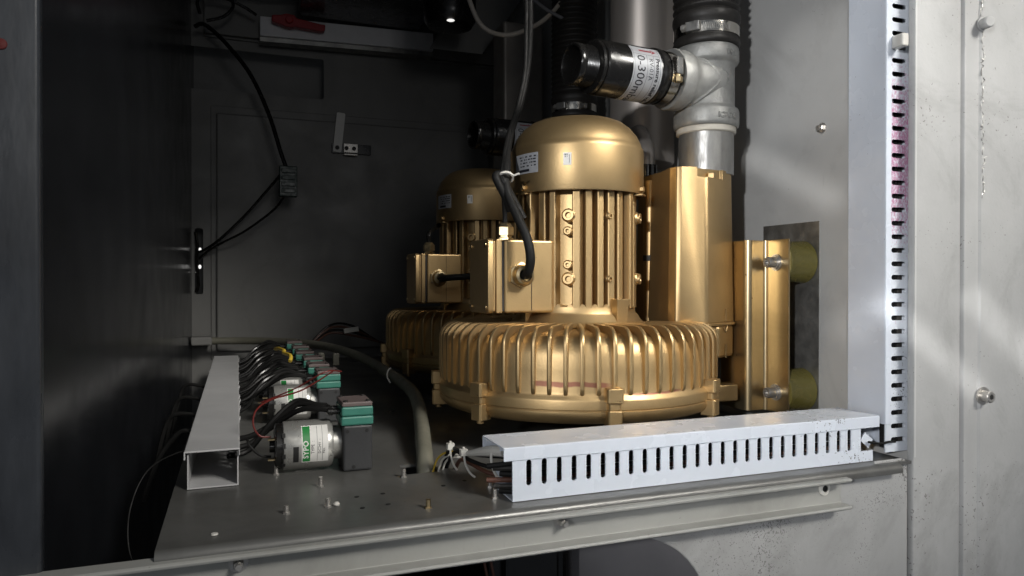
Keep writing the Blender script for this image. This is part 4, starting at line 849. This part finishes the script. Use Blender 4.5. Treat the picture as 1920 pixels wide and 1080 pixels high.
# black tubes from the grey trunking to each pump
k = 0
for i, dy in enumerate(PUMPS):
    for y, z0, up in ((.803, .019, .010), (.823, .027, .016), (.833, .013, .022)):
        sy = .825 + dy + random.uniform(-.008, .012) + (.02 if i == 0 else 0)
        if i == 0: pts = [(-.010, sy + (z0 - .02) * 1.2, z0), (.012, sy, z0 + .003), (.035, sy - .002, .034 + up * .5), (.062, y + .018, .056 + up * .5), (.082, y + dy + .004, .064), (.0945, y + dy, .063)]
        else: pts = [(-.010, sy, z0), (.012, sy, z0 + .006), (.034, sy, .036 + up * .7), (.062, y + dy + .006, .058 + up * .6), (.084, y + dy, .066), (.0945, y + dy, .063)]
        nm = ('nearest', 'second', 'third', 'fourth', 'fifth', 'sixth', 'farthest')[i]
        wire('black_tube', pts, .0031 if i == 0 else .0026, cable_m, '%s of three black tubes from the grey trunking to the %s small pump' % ({.803: 'nearest', .823: 'middle', .833: 'rearmost'}[y], nm), 'tube', 'tubes to the %s pump' % nm, seg=8, res=6); k += 1
    if i:   # extra looms
        for j in range(2):
            sy = .80 + dy + random.uniform(-.03, .05)
            wire('black_tube', [(-.01, sy, .028), (.015, sy + .002, .036), (.040, sy + .01, .054 + .006 * j), (.075, sy + .03, .062 + .006 * j), (.11, sy + .04, .050), (.135, sy + .05, .02)], .0024, black, '%s loose black tube arching over the %s small pump motor' % (('lower', 'higher')[j], ('nearest', 'second', 'third', 'fourth', 'fifth', 'sixth', 'farthest')[i]), 'tube', 'arching tubes over the %s pump' % i, seg=7, res=6)
wire('red_wire', [(.033, .803, .038), (.022, .802, .040), (.0155, .803, .052), (.0190, .812, .066), (.036, .84, .072), (.07, .90, .071), (.10, .97, .074), (.125, 1.03, .078)], .0010, red_wire, 'red wire looping from the nearest pump motor', 'wire', seg=7)
wire('black_wire', [(.033, .803, .017), (.022, .801, .020), (.012, .803, .030), (.008, .81, .036), (-.01, .82, .03)], .0014, cable_m, 'black wire curving from the nearest pump motor terminal', 'wire', seg=7)
wire('red_wire', [(.03, 1.04, .038), (.045, 1.03, .045), (.075, 1.01, .060), (.11, .99, .082), (.135, 1.02, .078)], .0010, red_wire, 'red wire crossing over the second pump motor', 'wire', seg=7)
wire('yellow_tie', [(.062, 1.32, .086), (.066, 1.28, .090), (.0715, 1.235, .0905), (.0700, 1.215, .0885), (.0780, 1.18, .0870), (.0765, 1.168, .0795)], .0030, yellow, 'yellow cable tie lying over the black tubes', 'cable tie', seg=8)
for k, (x, y, lb_) in enumerate(((.150, 1.42, 'grey plug among the dark wires behind the pumps'), (.175, 1.40, 'second grey plug among the dark wires, nearer the conduit'))):
    mb = MB((x, y, .03)); mb.box((x - .006, y - .006, .045), (x + .006, y + .006, .068)); tag(mb.build('wire_plug', conduit_m, smooth=False, bevel=.002), lb_, 'plug')
# brown loom at the back with a white marker and a red plug
for k in range(4):
    wire('brown_wire', [(.15, 1.80 + .01 * k, .03), (.21, 1.84, .075 + .006 * k), (.27, 1.83 + .01 * k, .070 + .008 * k), (.33, 1.78, .055), (.36 + .01 * k, 1.72, .035 + .004 * k), (.42, 1.66, .02)], .0030, [brown_wire, cable_m, brown_wire, black][k], ('lowest', 'second lowest', 'second highest', 'highest')[k] + ' thin dark wire of the loom behind the conduit', 'wire', 'wires of the loom behind the conduit', seg=7)
mb = MB((.28, 1.8, .08)); mb.box((-.018, -.004, -.006), (.018, .004, .006), Matrix.Translation((.262, 1.80, .0860)) @ Matrix.Rotation(radians(-8), 4, 'Y')); tag(mb.build('wire_marker', white_wire, smooth=False, bevel=.001), 'white marker sleeve on the loom behind the conduit', 'marker')
mb = MB((.36, 1.7, .06)); mb.box((-.012, -.008, -.008), (.012, .008, .008), Matrix.Translation((.352, 1.66, .0600)) @ Matrix.Rotation(radians(20), 4, 'Y')); tag(mb.build('red_plug', red_wire, smooth=False, bevel=.002), 'small dark red plug behind the conduit near the rear blower', 'plug')
wire('thin_wire', [(.352, 1.66, .062), (.37, 1.58, .08), (.385, 1.52, .12), (.40, 1.48, .15)], .0012, cable_m, 'thin wire rising from the red plug to the rear blower', 'wire', seg=6)
# tubes in the gap left of the trunking
for k, (y, z) in enumerate(((1.02, .002), (1.16, .004), (1.30, .006), (.90, -.02))):
    wire('gap_tube', [(-.040, y, .022), (-.060, y + .01, .030), (-.085, y + .02, .018 + z), (-.102, y + .03, -.05)], .0028, cable_m, ('second', 'third', 'fourth', 'first')[k] + ' thin black tube from the front, dropping into the gap left of the grey trunking', 'tube', 'tubes dropping into the gap', seg=7)
wire('wire_loop', [(-.035, .80, .030), (-.055, .775, .0345), (-.078, .74, .0270), (-.0900, .72, -.004), (-.0860, .70, -.038), (-.066, .685, -.052), (-.045, .68, -.056)], .0007, cable_m, 'thin dark wire loop hanging off the left edge of the shelf', 'wire', seg=7, res=9)
# below the shelf: dark motor housing and a pale sheet seen through the cut-out
O = (.32, .78, -.30)
um = thing('under_motor', 'dark plastic motor housing glimpsed below the front rail', 'housing', O)
mb = MB(O); mb.prism([(.255, .74), (.35, .74), (.36, .75), (.36, .90), (.25, .90)], -.30, -.068); mb.build('housing_body', black, um, smooth=False, bevel=.010, bseg=3)
mb = MB(O); mb.box((.27, .730, -.16), (.335, .7395, -.090)); mb.build('housing_cover', black, um, smooth=False, bevel=.004)
mb = MB((.47, .80, -.2)); mb.prism([(.362, .78), (.53, .655), (.535, .658), (.367, .785)], -.45, -.060); tag(mb.build('pale_sheet', lilac, smooth=False), 'pale lilac grey sheet behind the rounded cut-out', 'sheet')
for x in (.235, .242): wire('under_wire', [(x, .70, -.04), (x - .004, .69, -.07), (x + .006, .69, -.12)], .0015, brown_wire, ('left' if x < .24 else 'right') + ' brown wire hanging below the front rail', 'wire', 'wires below the rail', seg=6)
